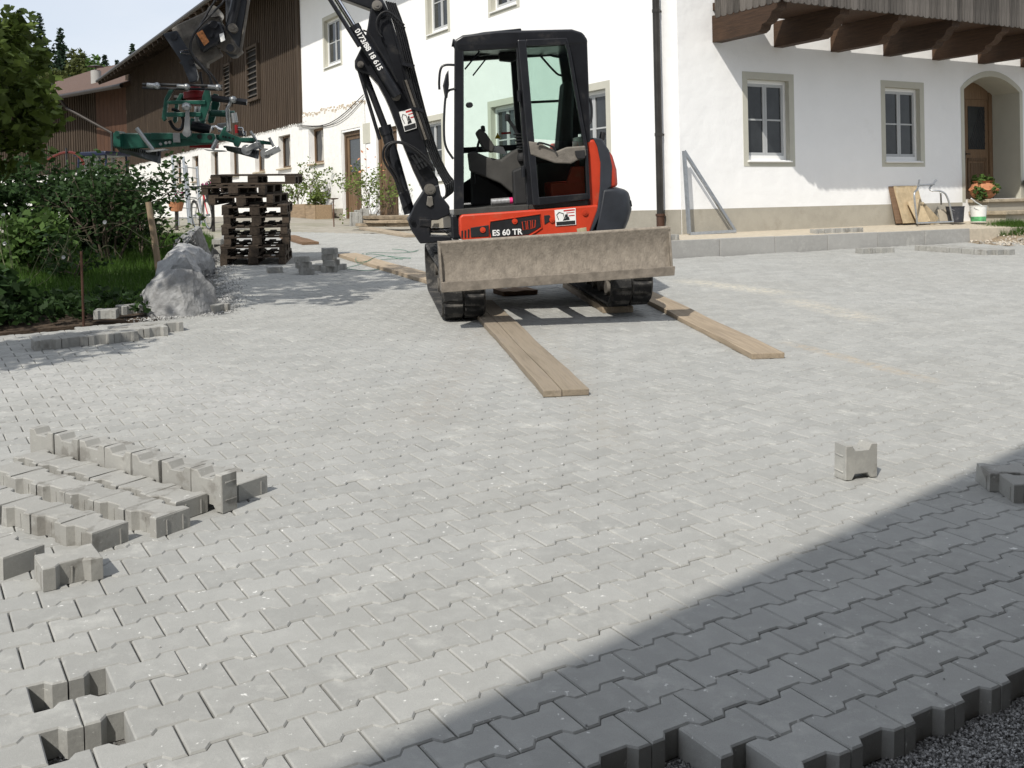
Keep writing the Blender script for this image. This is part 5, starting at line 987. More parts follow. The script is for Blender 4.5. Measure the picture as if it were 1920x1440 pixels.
# ------------------------------------------------------------------ planks
def plank_mat(name, col, **k): return mat(name, col, .85, var=.35, scale=3.5, bump=.35, bscale=14, grain=(.35, 7, 7), spec=.2, **k)
M_PLK = plank_mat('weathered_plank', (.34, .285, .215), stain=((.17, .145, .12), 3.5, .50, .6)); M_PLK2 = plank_mat('fresh_plank', (.34, .275, .20), stain=((.22, .18, .14), 3, .50, .5)); M_PLK3 = plank_mat('old_dark_plank', (.17, .11, .07))
def plank(a, b, w_, t, m, label, h=0.001, split=False):
    a, b = Vector(a), Vector(b); d = b - a; L_ = d.length; q = MB(); n_ = 14; pr = random.Random(hash(label) % 1000 if False else len(label))
    for s_ in range(2 if split else 1):
        ws = ((-w_ / 2, .028), (.033, w_ / 2)) if split else ((-w_ / 2, w_ / 2),)
        y0, y1 = ws[s_]; sec = []
        for i in range(n_ + 1):
            x = L_ * i / n_; wob = pr.uniform(-.004, .004); dz = .004 * math.sin(i * .9)
            if i == 0: wob += .004
            sec.append([(x + (pr.uniform(-.006, .006) if i in (0, n_) else 0), y0 + (wob if not split or s_ == 0 else 0), 0), (x, y1 + (wob if not split or s_ == 1 else 0), 0), (x, y1 + (wob if not split or s_ == 1 else 0), t + dz), (x, y0 + (wob if not split or s_ == 0 else 0), t + dz)])
        o_ = len(q.v)
        for s4 in sec: q.v += s4
        for i in range(n_):
            for k in range(4): A = o_ + 4 * i; q.f.append((A + k, A + (k + 1) % 4, A + 4 + (k + 1) % 4, A + 4 + k)); q.m.append(0)
        q.f += [(o_ + 3, o_ + 2, o_ + 1, o_), (o_ + 4 * n_, o_ + 4 * n_ + 1, o_ + 4 * n_ + 2, o_ + 4 * n_ + 3)]; q.m += [0, 0]
    o = obj('plank', q, m, None, gframe(a.x, a.y, math.atan2(d.y, d.x), h), bevel=.004); return tag(o, label, 'plank', 'planks laid on the paving')
plank((.315, 6.42), (-.36, 10.62), .285, .042, M_PLK, 'long weathered plank running from the left track towards the camera', split=True)
plank((1.85, 7.58), (1.32, 11.75), .25, .042, M_PLK2, 'long brown plank beside the right track, running towards the camera')
plank((1.0, 9.95), (.72, 12.0), .30, .06, M_PLK2, 'thick plank under the right track of the excavator')
a, b, c = [(-2.590,16.220),(-1.213,13.189),(-2.591,16.889)]; plank(a, (b[0] + (b[0] - a[0]) * .35, b[1] + (b[1] - a[1]) * .35), .30, .05, M_PLK2, 'fresh plank crossing behind the left track, strings lying on it')
a, b = [(-4.424,20.423),(-3.609,18.627)]; plank(a, b, .30, .05, M_PLK3, 'short dark brown plank right of the pallet stack')
a, b = [(-3.238,22.872),(-1.962,20.297)]; plank(a, b, .28, .05, M_PLK, 'grey plank in front of the stone piles by the stable door')
a, b = [(-0.169,11.373),(0.208,11.535)]; plank(a, b, .30, .05, M_PLK3, 'dark short plank in the shade under the excavator')
# green strings by the planks
M_STR = mat('green_string', (.05, .16, .11), .7, var=.2)
for k, pts in enumerate(([(-2.388,16.674),(-2.337,15.414),(-2.180,14.466),(-2.078,14.910),(-1.926,15.546),(-1.549,15.772)], [(-2.340,14.262),(-2.080,14.385),(-2.065,15.391),(-1.987,15.723),(-1.540,15.685)], [(-2.367,14.336),(-1.974,13.888),(-1.814,14.151)], [(-1.644,15.523),(-2.157,16.091),(-2.253,15.833),(-2.266,16.284),(-1.887,16.629),(-1.681,16.707),(-1.561,16.995)], [(-2.023,17.454),(-1.776,17.220),(-1.655,16.705),(-1.553,17.199)])):
    q = MB(); q.tube(chaikin([(x, y, .012 + (.045 if 1 <= i <= 3 and k in (0, 1, 3) else 0)) for i, (x, y) in enumerate(pts)], 3), .004, 5)
    tag(obj('string', q, M_STR, None, GF), 'thin green string on the paving beside the fresh plank, %s of five' % ORD[k], 'string', 'green strings behind the track')
# ------------------------------------------------------------------ pallets
M_PAL = mat('pallet_wood', (.048, .036, .026), .9, var=.65, scale=5, bump=.4, bscale=18, grain=(1, 6, 6))
def pallet_parts(L_, W_):
    P = []
    for i in range(5): w_ = .145 if i in (0, 2, 4) else .10; y = -W_ / 2 + .0725 + (W_ - .145) * i / 4; P.append(('deck_board', (0, y, .133), (L_, w_, .022)))
    for i in range(3): x = -L_ / 2 + .0725 + (L_ - .145) * i / 2; P.append(('cross_board', (x, 0, .111), (.145, W_, .022)))
    for i in range(3):
        for j in range(3): P.append(('block', (-L_ / 2 + .0725 + (L_ - .145) * i / 2, -W_ / 2 + .05 + (W_ - .1) * j / 2, .061), (.145, .10 if j != 1 else .14, .078)))
    for j in range(3): P.append(('base_board', (0, -W_ / 2 + .05 + (W_ - .1) * j / 2, .011), (L_, .10 if j != 1 else .145, .022)))
    return P
def pallet(M, label, L_=1.2, W_=.9):
    t = thing('pallet', label, 'pallet', M, 'pallets in the stack')
    for nm, c, d in pallet_parts(L_, W_):
        q = MB(); q.box((c[0] + lr.uniform(-.006, .006), c[1] + lr.uniform(-.004, .004), c[2]), (d[0] - .002, d[1] - .004, d[2] - .001), rz=lr.uniform(-.006, .006)); obj(nm, q, M_PAL, t)
    return t
pc = Vector((-3.80, 15.55)); names = ['bottom', 'second', 'third', 'fourth', 'fifth', 'sixth', 'seventh', 'eighth', 'topmost']
for k in range(9):
    yaw_ = R(99) + lr.uniform(-.035, .035) - (.12 if k in (6, 7) else 0)
    x = pc.x + lr.uniform(-.02, .02) - (.10 * (k - 5) if k > 5 else 0); 
    if k == 8: yaw_ = R(4); x = pc.x + .02
    pallet(gframe(x, pc.y + lr.uniform(-.02, .02), yaw_, .001 + .1445 * k), ('topmost pallet of the stack, turned crosswise' if k == 8 else 'dark wooden pallet, %s from the bottom of the stack' % ORD[k] if k else 'dark wooden pallet at the very bottom of the stack'), 1.2, .92 if k != 8 else .9)
# ------------------------------------------------------------------ boulders along the garden
M_ROCK = mat('grey_granite_boulder', (.27, .272, .272), .9, var=.35, scale=11, bump=.7, bscale=34, bdist=.015, spec=.2, stain=((.17, .165, .155), 4, .56, .55))
def boulder(px, sx, sy, sz, seed, label, yaw=0):
    bm = bmesh.new(); bmesh.ops.create_cube(bm, size=2); r_ = random.Random(seed)
    for i in range(26):
        v = Vector((r_.gauss(0, 1), r_.gauss(0, 1), r_.gauss(.3, .8))).normalized()
        bmesh.ops.bisect_plane(bm, geom=bm.verts[:] + bm.edges[:] + bm.faces[:], plane_co=v * r_.uniform(.74, .98), plane_no=v, clear_outer=True)
        ee = [e for e in bm.edges if e.is_boundary]
        if ee: bmesh.ops.contextual_create(bm, geom=ee)
    bmesh.ops.triangulate(bm, faces=bm.faces[:])
    for k in range(4):
        le = [e for e in bm.edges if e.calc_length() > .13]
        if le: bmesh.ops.subdivide_edges(bm, edges=le, cuts=1); bmesh.ops.triangulate(bm, faces=[f for f in bm.faces if len(f.verts) > 3])
    for v in bm.verts:
        c = v.co.copy(); cv = noise.voronoi(c * 3.1 + Vector((seed, 0, 0)))[0]; nn_ = (cv[1] - cv[0]) * -.06 + noise.fractal(c * 2.6 + Vector((seed, 0, 0)), 1, 2, 4) * .03 + noise.fractal(c * 9 + Vector((0, seed, 0)), 1, 2, 4) * .013
        c += c.normalized() * nn_; c = c * .92; v.co = Vector((c.x * sx, c.y * sy, max(-.12, c.z * sz)))
    me = bpy.data.meshes.new('boulder'); bm.to_mesh(me); bm.free(); me.materials.append(M_ROCK)
    o = link('boulder', me, None, gframe(px[0], px[1], yaw, .04)); return tag(o, label, 'boulder', 'boulders along the garden edge')
boulder((-3.32, 10.20), .42, .44, .47, 18, 'largest grey boulder at the corner of the flower bed', .3)
boulder((-3.66, 11.35), .33, .34, .33, 8, 'grey boulder directly behind the largest one', .8)
boulder((-4.02, 12.6), .33, .40, .44, 15, 'dark sided grey boulder, third from the paving corner', .2)
boulder((-4.46, 14.2), .34, .62, .44, 22, 'long grey boulder left of the pallet stack', .1)
boulder((-5.02, 16.2), .36, .75, .48, 6, 'rounded grey boulder behind the pallets, last of the row', .15)
# ------------------------------------------------------------------ small things on the terrace
tri = thing('wall_bracket_frame', 'triangular galvanised frame standing against the house corner', 'metal frame', RF @ Matrix.Translation((.3, -.15, 1.0)))
ta, tb, tc_ = (-.02, 1.33), (.05, .015), (1.02, .03)
def bar(a, b, parent, nm, w_=.045, y=0):
    d = Vector((b[0] - a[0], b[1] - a[1])); L_ = d.length; an = math.atan2(d.y, d.x); q = MB(); q.bx(0, L_, y - .002, y + .002, -w_ / 2, w_ / 2).bx(0, L_, y + .0025, y + .045, -w_ / 2 - .003, -w_ / 2)
    return obj(nm, q, M_GALV, parent, Matrix.Translation((a[0] - .3, 0, a[1])) @ Matrix.Rotation(-an, 4, 'Y'))
bar(ta, tb, tri, 'upright_bar'); bar(tb, tc_, tri, 'base_bar', y=-.006); bar(ta, tc_, tri, 'diagonal_bar', y=.006)
M_PLY = mat('stained_formwork_board', (.38, .30, .19), .85, var=.45, scale=5, bump=.3, bscale=30, stain=((.52, .47, .36), 6, .55, .6))
def lean(name, label, x, w_, h_, y0, tilt, m, cat, t=.02, rz=0, grp=None):
    q = MB(); q.bx(-w_ / 2, w_ / 2, -t / 2, t / 2, 0, h_); return tag(obj(name, q, m, None, RF @ Matrix.Translation((x, y0, 1.045)) @ Matrix.Rotation(rz, 4, 'Y') @ Matrix.Rotation(R(-tilt), 4, 'X'), bevel=.003), label, cat, grp)
lean('formwork_board', 'large stained formwork board leaning on the plinth', 5.35, .66, .72, -.22, 17, M_PLY, 'board', grp='boards leaning on the house'); lean('formwork_board', 'narrow brown board at the left edge of the leaning boards', 5.08, .36, .70, -.16, 13, M_PLK3, 'board', grp='boards leaning on the house')
lean('formwork_board', 'dusty cut board leaning in front of the large formwork board', 5.42, .34, .46, -.36, 24, M_PLY, 'board', .02, R(-8), 'boards leaning on the house'); lean('formwork_board', 'tilted broken board in the middle of the leaning boards', 5.75, .25, .42, -.34, 24, M_PLY, 'board', .02, R(-35), 'boards leaning on the house'); lean('concrete_slab', 'small square grey tile beside the black bucket', 6.02, .28, .24, -.36, 14, M_TERR, 'slab', .02)
fr_ = thing('tubular_frame', 'bent galvanised tube frame standing on the terrace by the buckets', 'tube frame', RF @ Matrix.Translation((5.5, -.55, 1.03)))
def tubepart(pts, nm): q = MB(); q.tube(chaikin(pts, 2), .017, 10); obj(nm, q, M_GALV, fr_, auto=50)
tubepart([(-.52, 0, .02), (-.62, -.02, .52), (-.56, 0, .60), (-.38, .1, .60), (-.12, .25, .80)], 'tube'); tubepart([(.36, .25, .80), (.02, .2, .60), (.22, .05, .60), (.34, 0, .5), (.48, 0, .02)], 'tube'); tubepart([(-.52, 0, .018), (.48, 0, .018)], 'foot_tube'); tubepart([(-.30, .12, .70), (.25, .22, .72)], 'cross_tube'); tubepart([(.22, .06, .57), (.55, .3, .35)], 'brace')
def bucket(name, label, x, y, m, z=1.03, r_=.15, h_=.29):
    t = thing(name, label, 'bucket', RF @ Matrix.Translation((x, y, z))); q = MB(); q.lathe([(0, .002), (r_ * .86, 0), (r_, h_), (r_ * 1.05, h_), (r_ * 1.05, h_ + .012), (r_ * .96, h_ + .012), (r_ * .84, .02), (0, .02)], 24); obj('pail', q, m, t, auto=35)
    q = MB(); q.tube([(r_ * math.cos(a) * 1.05, -.02 - .10 * math.sin(a), h_ - .02 - .07 * math.sin(a)) for a in [math.pi * i / 12 for i in range(13)]], .004, 6); obj('handle', q, M_GALV, t); return t
bucket('bucket', 'black mortar bucket standing behind the tube frame', 6.22, -.42, mat('black_bucket', (.03, .032, .038), .6, var=.4, scale=12, stain=((.20, .20, .20), 14, .58, .6)), r_=.165)
wb = bucket('bucket', 'white plastic bucket beside the steps', 6.62, -.62, mat('white_bucket', (.75, .75, .72), .5, var=.05))
q = MB(); q.lathe([(.132, .012), (.137, .10)], 24); obj('green_print', q, mat('bucket_green_print', (.10, .33, .14), .5, var=.8, scale=9), wb)
q = MB(); q.tube([(-.13, 0, .44), (.0, 0, .37), (.28, .02, .27)], .012, 6); tag(obj('white_stick', q, M_FRAME, None, RF @ Matrix.Translation((6.55, -.62, 1.03))), 'pale bent stick laid across the white bucket', 'stick')
# plant pots beside the front door
M_TERRA = mat('terracotta', (.45, .20, .10), .85, var=.25, scale=8)
def leaf_cluster(mb, c, rx, rz_, n, size, r_, droop=0):
    for _ in range(n):
        v = Vector((r_.gauss(0, 1), r_.gauss(0, 1), r_.gauss(0, 1))).normalized() * (r_.random() ** .4)
        p_ = Vector(c) + Vector((v.x * rx, v.y * rx, v.z * rz_)); s_ = size * r_.uniform(.6, 1.3)
        a = Vector((r_.gauss(0, 1), r_.gauss(0, 1), r_.gauss(0, .6))).normalized(); b = a.cross(Vector((r_.gauss(0, 1), r_.gauss(0, 1), 1.2 * r_.random() + .2))).normalized()
        mb.add([tuple(p_ - a * s_ * .5), tuple(p_ + b * s_ * .32 + a * s_ * .05), tuple(p_ + a * s_ * .6), tuple(p_ - b * s_ * .32 + a * s_ * .05)], [(0, 1, 2, 3)])
def leaf_mat(name, col, trans=.35, var=.45):
    m = bpy.data.materials.new(name); m.use_nodes = True; t = m.node_tree; N = t.nodes; L = t.links; b = N['Principled BSDF']; b.inputs['Roughness'].default_value = .65; b.inputs['Specular IOR Level'].default_value = .18
    ge = N.new('ShaderNodeNewGeometry'); rp = N.new('ShaderNodeValToRGB'); e = rp.color_ramp.elements; e[0].color = tuple(c * (1 - var) for c in col) + (1,); e[1].color = tuple(min(1, c * (1 + var)) for c in col) + (1,)
    L.new(ge.outputs['Random Per Island'], rp.inputs[0]); L.new(rp.outputs[0], b.inputs['Base Color'])
    tr = N.new('ShaderNodeBsdfTranslucent'); L.new(rp.outputs[0], tr.inputs[0]); mx = N.new('ShaderNodeMixShader'); mx.inputs[0].default_value = trans; L.new(b.outputs[0], mx.inputs[1]); L.new(tr.outputs[0], mx.inputs[2]); L.new(mx.outputs[0], N['Material Output'].inputs[0]); return m
M_LEAF = leaf_mat('green_leaves', (.065, .115, .028)); M_LEAFD = leaf_mat('dark_leaves', (.030, .060, .018)); M_LEAFY = leaf_mat('light_leaves', (.14, .19, .05)); M_CONE = leaf_mat('spruce_needles', (.022, .042, .022), .15); M_OLIVE = leaf_mat('olive_leaves', (.085, .10, .032))
M_STEM = mat('green_stem', (.16, .17, .09), .8, var=.3); M_BARK = mat('grey_bark', (.12, .095, .07), .9, var=.4, scale=14, bump=.8, bscale=40)
pr_ = random.Random(31)
pot = thing('plant_pot', 'terracotta strawberry pot with leafy plant on the top step', 'plant pot', RF @ Matrix.Translation((7.34, -.22, 1.455)))
q = MB(); q.lathe([(0, 0), (.14, 0), (.22, .08), (.25, .18), (.20, .28), (.16, .31), (.20, .35), (.17, .35), (.14, .30), (0, .28)], 24); obj('pot', q, M_TERRA, pot, auto=50)
for k in range(5): a = 2 * math.pi * k / 5 + .3; q = MB(); q.lathe([(.06, 0), (.075, .06), (.06, .065), (.05, 0)], 12, Matrix.Translation((.20 * math.cos(a), .20 * math.sin(a), .17)) @ Matrix.Rotation(R(40), 4, Vector((-math.sin(a), math.cos(a), 0)))); obj('pocket', q, M_TERRA, pot, auto=50)
q = MB(); leaf_cluster(q, (0, 0, .36), .22, .12, 90, .10, pr_); leaf_cluster(q, (-.22, -.1, .12), .14, .16, 90, .09, pr_); leaf_cluster(q, (.26, -.08, .22), .10, .08, 40, .08, pr_); leaf_cluster(q, (0, -.2, .2), .16, .12, 40, .08, pr_); obj('foliage', q, M_LEAF, pot)
pot2 = thing('plant_pot', 'dark grey planter at the right side of the door niche', 'plant pot', RF @ Matrix.Translation((8.98, -.2, 1.455))); q = MB(); q.lathe([(0, 0), (.13, 0), (.18, .36), (.16, .36), (0, .30)], 20); obj('pot', q, M_CW, pot2, auto=40)

# ------------------------------------------------------------------ house behind the camera, whose roof edge shades the right foreground
bh = thing('neighbour_house', 'unseen dark walled house standing behind the viewpoint, its roof edge shading the foreground', 'house', GF)
e0 = Vector((-3.42, -3.20)); ed = Vector((.737, .675)).normalized(); en = Vector((ed.y, -ed.x))
def eb(s_, d_, z): v = e0 + ed * s_ + en * d_; return (v.x, v.y, z)
q = MB(); H_ = 7.0; 
q.add([eb(-6, .9, -.5), eb(10.5, .9, -.5), eb(10.5, 9, -.5), eb(-6, 9, -.5), eb(-6, .9, H_ - .3), eb(10.5, .9, H_ - .3), eb(10.5, 9, H_ - .3), eb(-6, 9, H_ - .3)], [(0, 1, 5, 4), (1, 2, 6, 5), (2, 3, 7, 6), (3, 0, 4, 7)]); obj('wall', q, M_WOODD, bh)  # unseen wall clad in dark timber to cut bounce into the foreground shade
q = MB(); q.add([eb(-7, 0, H_ - .14), eb(11.5, 0, H_ - .14), eb(11.5, 5, H_ + 2.2), eb(-7, 5, H_ + 2.2), eb(-7, 10, H_ - .14), eb(11.5, 10, H_ - .14), eb(-7, 0, H_), eb(11.5, 0, H_), eb(11.5, 5, H_ + 2.4), eb(-7, 5, H_ + 2.4), eb(-7, 10, H_), eb(11.5, 10, H_)], [(0, 1, 2, 3), (3, 2, 5, 4), (6, 9, 8, 7), (9, 10, 11, 8), (0, 6, 7, 1), (4, 5, 11, 10), (1, 7, 8, 2), (2, 8, 11, 5), (0, 3, 9, 6), (3, 4, 10, 9)]); obj('roof', q, M_TILE, bh)
for k in range(4):
    s_ = -3.5 + 3.6 * k; q = MB(); q.add([eb(s_, .88, 3.2), eb(s_ + 1.1, .88, 3.2), eb(s_ + 1.1, .88, 4.6), eb(s_, .88, 4.6)], [(0, 1, 2, 3)]); obj('window', q, M_PANE, bh)
# ------------------------------------------------------------------ garden on the left
M_LAWN = mat('lawn_soil', (.045, .07, .018), .95, var=.4, scale=5, bump=.6, bscale=50); M_SOIL = mat('bed_soil', (.060, .043, .030), .95, var=.5, scale=9, bump=1.0, bscale=40)
LAWN = [(-3.55, 10.3), (-3.75, 11.4), (-4.1, 13.0), (-4.6, 15.5), (-5.6, 19.5), (-6.4, 21.6), (-20, 23.5), (-20, 9.3), (-6.2, 9.6)]
q = MB(); q.slab(LAWN, -.07, .03); struct(obj('lawn', q, M_LAWN, None, GF))
BED = [(-3.30, 9.86), (-3.5, 10.5), (-6.1, 10.1), (-12, 9.6), (-12, 6.0), (-6.6, 7.75), (-4.62, 8.86), (-3.85, 9.48)]
q = MB(); q.slab(BED, -.06, .008); struct(obj('flower_bed', q, M_SOIL, None, GF))
vr = random.Random(77)
q = MB()
while len(q.f) < 26000:
    x, y = vr.uniform(-9.5, -3.5), vr.uniform(10, 20.5)
    if not inpoly(x, y, LAWN) or x < -.52 * y - .6: continue
    h_ = vr.uniform(.05, .16) * (1.6 if vr.random() < .08 else 1); a = vr.uniform(0, 6.28); w_ = vr.uniform(.004, .008); dx, dy = vr.gauss(0, .04), vr.gauss(0, .04)
    q.add([(x - w_ * math.cos(a), y - w_ * math.sin(a), .03), (x + w_ * math.cos(a), y + w_ * math.sin(a), .03), (x + dx, y + dy, .03 + h_)], [(0, 1, 2)])
M_GRASS = leaf_mat('grass_blades', (.055, .11, .018), .4, .35)
o = struct(obj('grass', q, M_GRASS, None, GF), 'stuff'); o['label'] = 'short green lawn grass behind the boulders'
q = MB()
for _ in range(900):
    x, y = vr.uniform(-7, -3.3), vr.uniform(7.8, 10.4)
    if not inpoly(x, y, BED): continue
    if vr.random() < min(.8, max(0, (x + 3.9) * 1.2)): continue
    leaf_cluster(q, (x, y, .06 + vr.uniform(0, .16)), .10, .06, 9, .075, vr)
o = struct(obj('ground_cover', q, M_LEAFD, None, GF), 'stuff'); o['label'] = 'dark leafy ground cover in the flower bed'
def chip_mesh(mb, n, region, size, r_, h0=0, hvar=0):
    for _ in range(n):
        x, y = region(); s_ = size * r_.uniform(.5, 1.4); R3 = Matrix.Rotation(r_.uniform(0, 6.3), 4, (r_.gauss(0, 1), r_.gauss(0, 1), r_.gauss(0, 1)))
        vs = [(s_, 0, 0), (-s_ * .9, 0, .1 * s_), (0, s_ * .8, 0), (0, -s_ * .7, 0), (0, 0, s_ * .6), (.1 * s_, 0, -s_ * .6)]
        mb.add(vs, [(0, 2, 4), (2, 1, 4), (1, 3, 4), (3, 0, 4), (2, 0, 5), (1, 2, 5), (3, 1, 5), (0, 3, 5)], Matrix.Translation((x, y, h0 + r_.uniform(0, hvar))) @ R3)
M_CHIP = leaf_mat('grey_chippings', (.30, .30, .295), 0, .7); M_CHIP.node_tree.nodes['Mix Shader'].inputs[0].default_value = 0; M_CHIP.node_tree.nodes['Principled BSDF'].inputs['Roughness'].default_value = .9
cr = random.Random(9)
def reg_fore():
    while True:
        x, y = cr.uniform(.35, 1.45), cr.uniform(2.2, 3.0)
        u, v = x * CA + y * SA, -x * SA + y * CA
        if v < .14 * 12.75 or (u < 1.72 and v < .14 * 14.7): return x, y
q = MB(); chip_mesh(q, 22000, reg_fore, .0052, cr, -.084, .010)
o = struct(obj('gravel', q, M_CHIP, None, GF), 'stuff'); o['label'] = 'grey chippings beyond the open edge of the paving'
def reg_hole():
    K_, J_ = cr.choice(((4, 22), (4, 20))); c = lat(K_, J_); return c[0] + cr.uniform(-.1, .1), c[1] + cr.uniform(-.1, .1)
q = MB(); chip_mesh(q, 900, reg_hole, .004, cr, -.082, .006); o = struct(obj('gravel', q, M_CHIP, None, GF), 'stuff'); o['label'] = 'grey chippings at the bottom of the two gaps in the paving'
def reg_boul():
    t = cr.random(); P = [(-3.45, 9.72), (-2.95, 10.1), (-2.95, 10.6), (-3.2, 11.6), (-3.75, 13.5), (-4.5, 16.3)]; k = min(4, int(t * 5)); f = t * 5 - k; a, b = P[k], P[k + 1]
    return a[0] + (b[0] - a[0]) * f + cr.gauss(0, .10), a[1] + (b[1] - a[1]) * f + cr.gauss(0, .07)
q = MB(); chip_mesh(q, 3500, reg_boul, .009, cr, .0, .015); M_GRIT = leaf_mat('pale_grit', (.40, .40, .39), 0, .4); o = struct(obj('gravel', q, M_GRIT, None, GF), 'stuff'); o['label'] = 'pale grit scattered at the foot of the boulders'
# ------------------------------------------------------------------ bushes and trees
def limb(mb, p, d, L_, r0, depth, r_, tips, bend=.25, n=5):
    pts = [Vector(p)]; dv = Vector(d).normalized()
    for i in range(n): dv = (dv + Vector((r_.gauss(0, bend), r_.gauss(0, bend), r_.gauss(0, bend * .6))) * .5).normalized(); pts.append(pts[-1] + dv * L_ / n)
    mb.tube(pts, [r0 * (1 - .55 * i / n) for i in range(n + 1)], 6)
    if depth == 0: tips.extend(pts[2:]); return
    for k in range(3 + (depth > 1)):
        t = r_.uniform(.4, 1); i = min(n - 1, int(t * n)); b = pts[i]; nd = (dv + Vector((r_.gauss(0, .75), r_.gauss(0, .75), r_.gauss(.15, .5)))).normalized(); limb(mb, b, nd, L_ * r_.uniform(.5, .75), r0 * .5, depth - 1, r_, tips, bend, n)
def tree(name, label, cat, M, h, trunk_r, lean_, seed, leafm, leaf, per, spread, stems=1, depth=2, group=None, trunk_h=.35):
    r_ = random.Random(seed); t = thing(name, label, cat, M, group); q = MB(); tips = []
    for s_ in range(stems):
        a = r_.uniform(0, 6.28); d0 = Vector((math.cos(a) * .25 * (stems > 1) + lean_[0], math.sin(a) * .25 * (stems > 1) + lean_[1], 1))
        limb(q, (math.cos(a) * .1 * (stems > 1), math.sin(a) * .1 * (stems > 1), -.1), d0, h * .62, trunk_r, depth, r_, tips, .3)
    obj('trunk' if stems == 1 else 'stems', q, M_BARK, t, auto=60)
    f = MB()
    for p_ in tips: leaf_cluster(f, p_, spread, spread * .8, per, leaf, r_)
    obj('crown', f, leafm, t); return t
G_BU = 'shrubs of the garden'
hz = thing('hazel_tree', 'leafy hazel crown at the upper picture edge above the garden', 'tree', gframe(-6.02, 10.6)); hr = random.Random(44); q = MB(); tips = []
q.tube([(0, 0, -.1), (-.05, .1, 1.0), (.0, .2, 2.0)], [.07, .06, .05], 8)
for k in range(9): a = hr.uniform(-1.2, 1.2); limb(q, (-.02, .12, 1.1 + .1 * k), (math.cos(a), math.sin(a) * .8, hr.uniform(.1, 1.2)), hr.uniform(.6, .85), .02, 1, hr, tips, .25)
obj('trunk', q, M_BARK, hz, auto=60); f = MB()
for p_ in tips:
    if p_.z > 1.3 and p_.x < 1.1 and p_.z < 2.85: leaf_cluster(f, p_, .20, .18, 8, .125, hr)
for _ in range(115):
    v = Vector((hr.gauss(0, 1), hr.gauss(0, 1), hr.gauss(0, 1))).normalized() * hr.random() ** .35; leaf_cluster(f, (.40 + v.x * 1.0, .3 + v.y * .8, 2.22 + v.z * .86), .20, .17, 34, .125, hr)
obj('crown', f, leaf_mat('hazel_leaves', (.10, .14, .03)), hz)
tree('shrub', 'dense dark shrub behind the lawn, below the green clamp', 'shrub', gframe(-5.85, 15.2), 1.95, .022, (-.03, 0), 12, M_LEAFD, .085, 9, .27, 6, 2, G_BU)
tree('shrub', 'loose leafy shrub with bare twigs in the middle of the lawn', 'shrub', gframe(-5.6, 13.0), .85, .012, (.05, 0), 23, M_LEAFD, .075, 6, .16, 5, 1, G_BU)
tree('shrub', 'low dark shrub at the foot of the hazel', 'shrub', gframe(-5.25, 10.3), .9, .012, (-.1, 0), 33, M_LEAFD, .09, 14, .16, 6, 1, G_BU)
tree('shrub', 'broad leafed climbing shrub at the left front of the bed', 'shrub', gframe(-4.72, 9.5), .72, .018, (-.1, 0), 41, M_LEAFD, .12, 14, .17, 6, 1, G_BU)
tree('shrub', 'dark shrub beside the wooden stake', 'shrub', gframe(-6.65, 17.0), 1.05, .02, (0, 0), 52, M_LEAFD, .09, 16, .2, 6, 2, G_BU)
tree('shrub', 'tall dark shrub in front of the tractor', 'shrub', gframe(-7.1, 16.2), 2.0, .025, (0, 0), 64, M_LEAFD, .10, 14, .24, 6, 2, G_BU)
tree('shrub', 'sprawling leafy shrub between the hazel and the dense dark one', 'shrub', gframe(-6.3, 13.6), .95, .015, (.05, 0), 57, M_LEAF, .10, 7, .24, 6, 2, G_BU)
tree('shrub', 'thin leafy shoots just left of the stake', 'shrub', gframe(-5.6, 16.0), 1.2, .012, (.05, 0), 58, M_LEAF, .085, 5, .2, 6, 1, G_BU)
pl = thing('plum_tree', 'small dense tree left of the picture shading the flower bed edge', 'tree', gframe(-5.3, 5.4)); hr2 = random.Random(17)
q = MB(); q.tube([(0, 0, -.2), (.03, .05, 1.4), (.05, .15, 3.0)], [.09, .07, .03], 8); obj('trunk', q, M_BARK, pl, auto=60); q = MB()
for _ in range(34):
    v = Vector((hr2.gauss(0, 1), hr2.gauss(0, 1), hr2.gauss(0, 1))).normalized() * hr2.random() ** .35; leaf_cluster(q, (.05 + v.x * .75, .2 + v.y * .65, 3.0 + v.z * .75), .26, .22, 55, .13, hr2)
obj('crown', q, M_LEAF, pl)
# arching bare stems with white bindweed flowers
bs = thing('wild_rose', 'bare arching stems with white flowers over the lawn', 'shrub', gframe(-4.75, 11.0)); q = MB(); fl = []
for k in range(9):
    a = vr.uniform(-.9, 3.6); L_ = vr.uniform(.7, 1.5); pts = [Vector((0, 0, 0)) + Vector((L_ * t * math.cos(a) * 1.0 - .5, L_ * t * math.sin(a) * .6, (.45 + .5 * vr.random()) * math.sin(min(2.2, t * 2.4)))) for t in [i / 8 for i in range(9)]]
    q.tube(chaikin(pts, 2), .0035, 5); fl.append(pts[5]); 
obj('stems', q, M_STEM, bs)
for k, p_ in enumerate(fl[:5]): f = MB(); f.lathe([(.003, -.03), (.008, -.01), (.022, .012), (.004, .0)], 8, Matrix.Translation(p_) @ Matrix.Rotation(vr.uniform(.3, 1.5), 4, 'X')); obj('flower', f, M_LET, bs)
p_ = (-3.888,9.380); q = MB(); q.cyl((0, 0, -.05), (.0, 0, .68), .012, 8); tag(obj('rusty_rod', q, mat('rust', (.085, .042, .028), .9, var=.4), None, gframe(*p_)), 'thin rusty iron rod standing in the flower bed', 'rod')
p_ = (-4.52, 13.3); q = MB(); q.tube([(0, 0, -.1), (-.03, 0, .3), (-.07, .0, .62), (-.12, 0, .98)], [.045, .042, .042, .038], 10); stk = tag(obj('wooden_stake', q, mat('debarked_wood', (.24, .18, .12), .85, var=.3, scale=8, grain=(6, 6, .6)), None, gframe(*p_), auto=50), 'leaning round wooden stake beside the shrubs', 'stake')
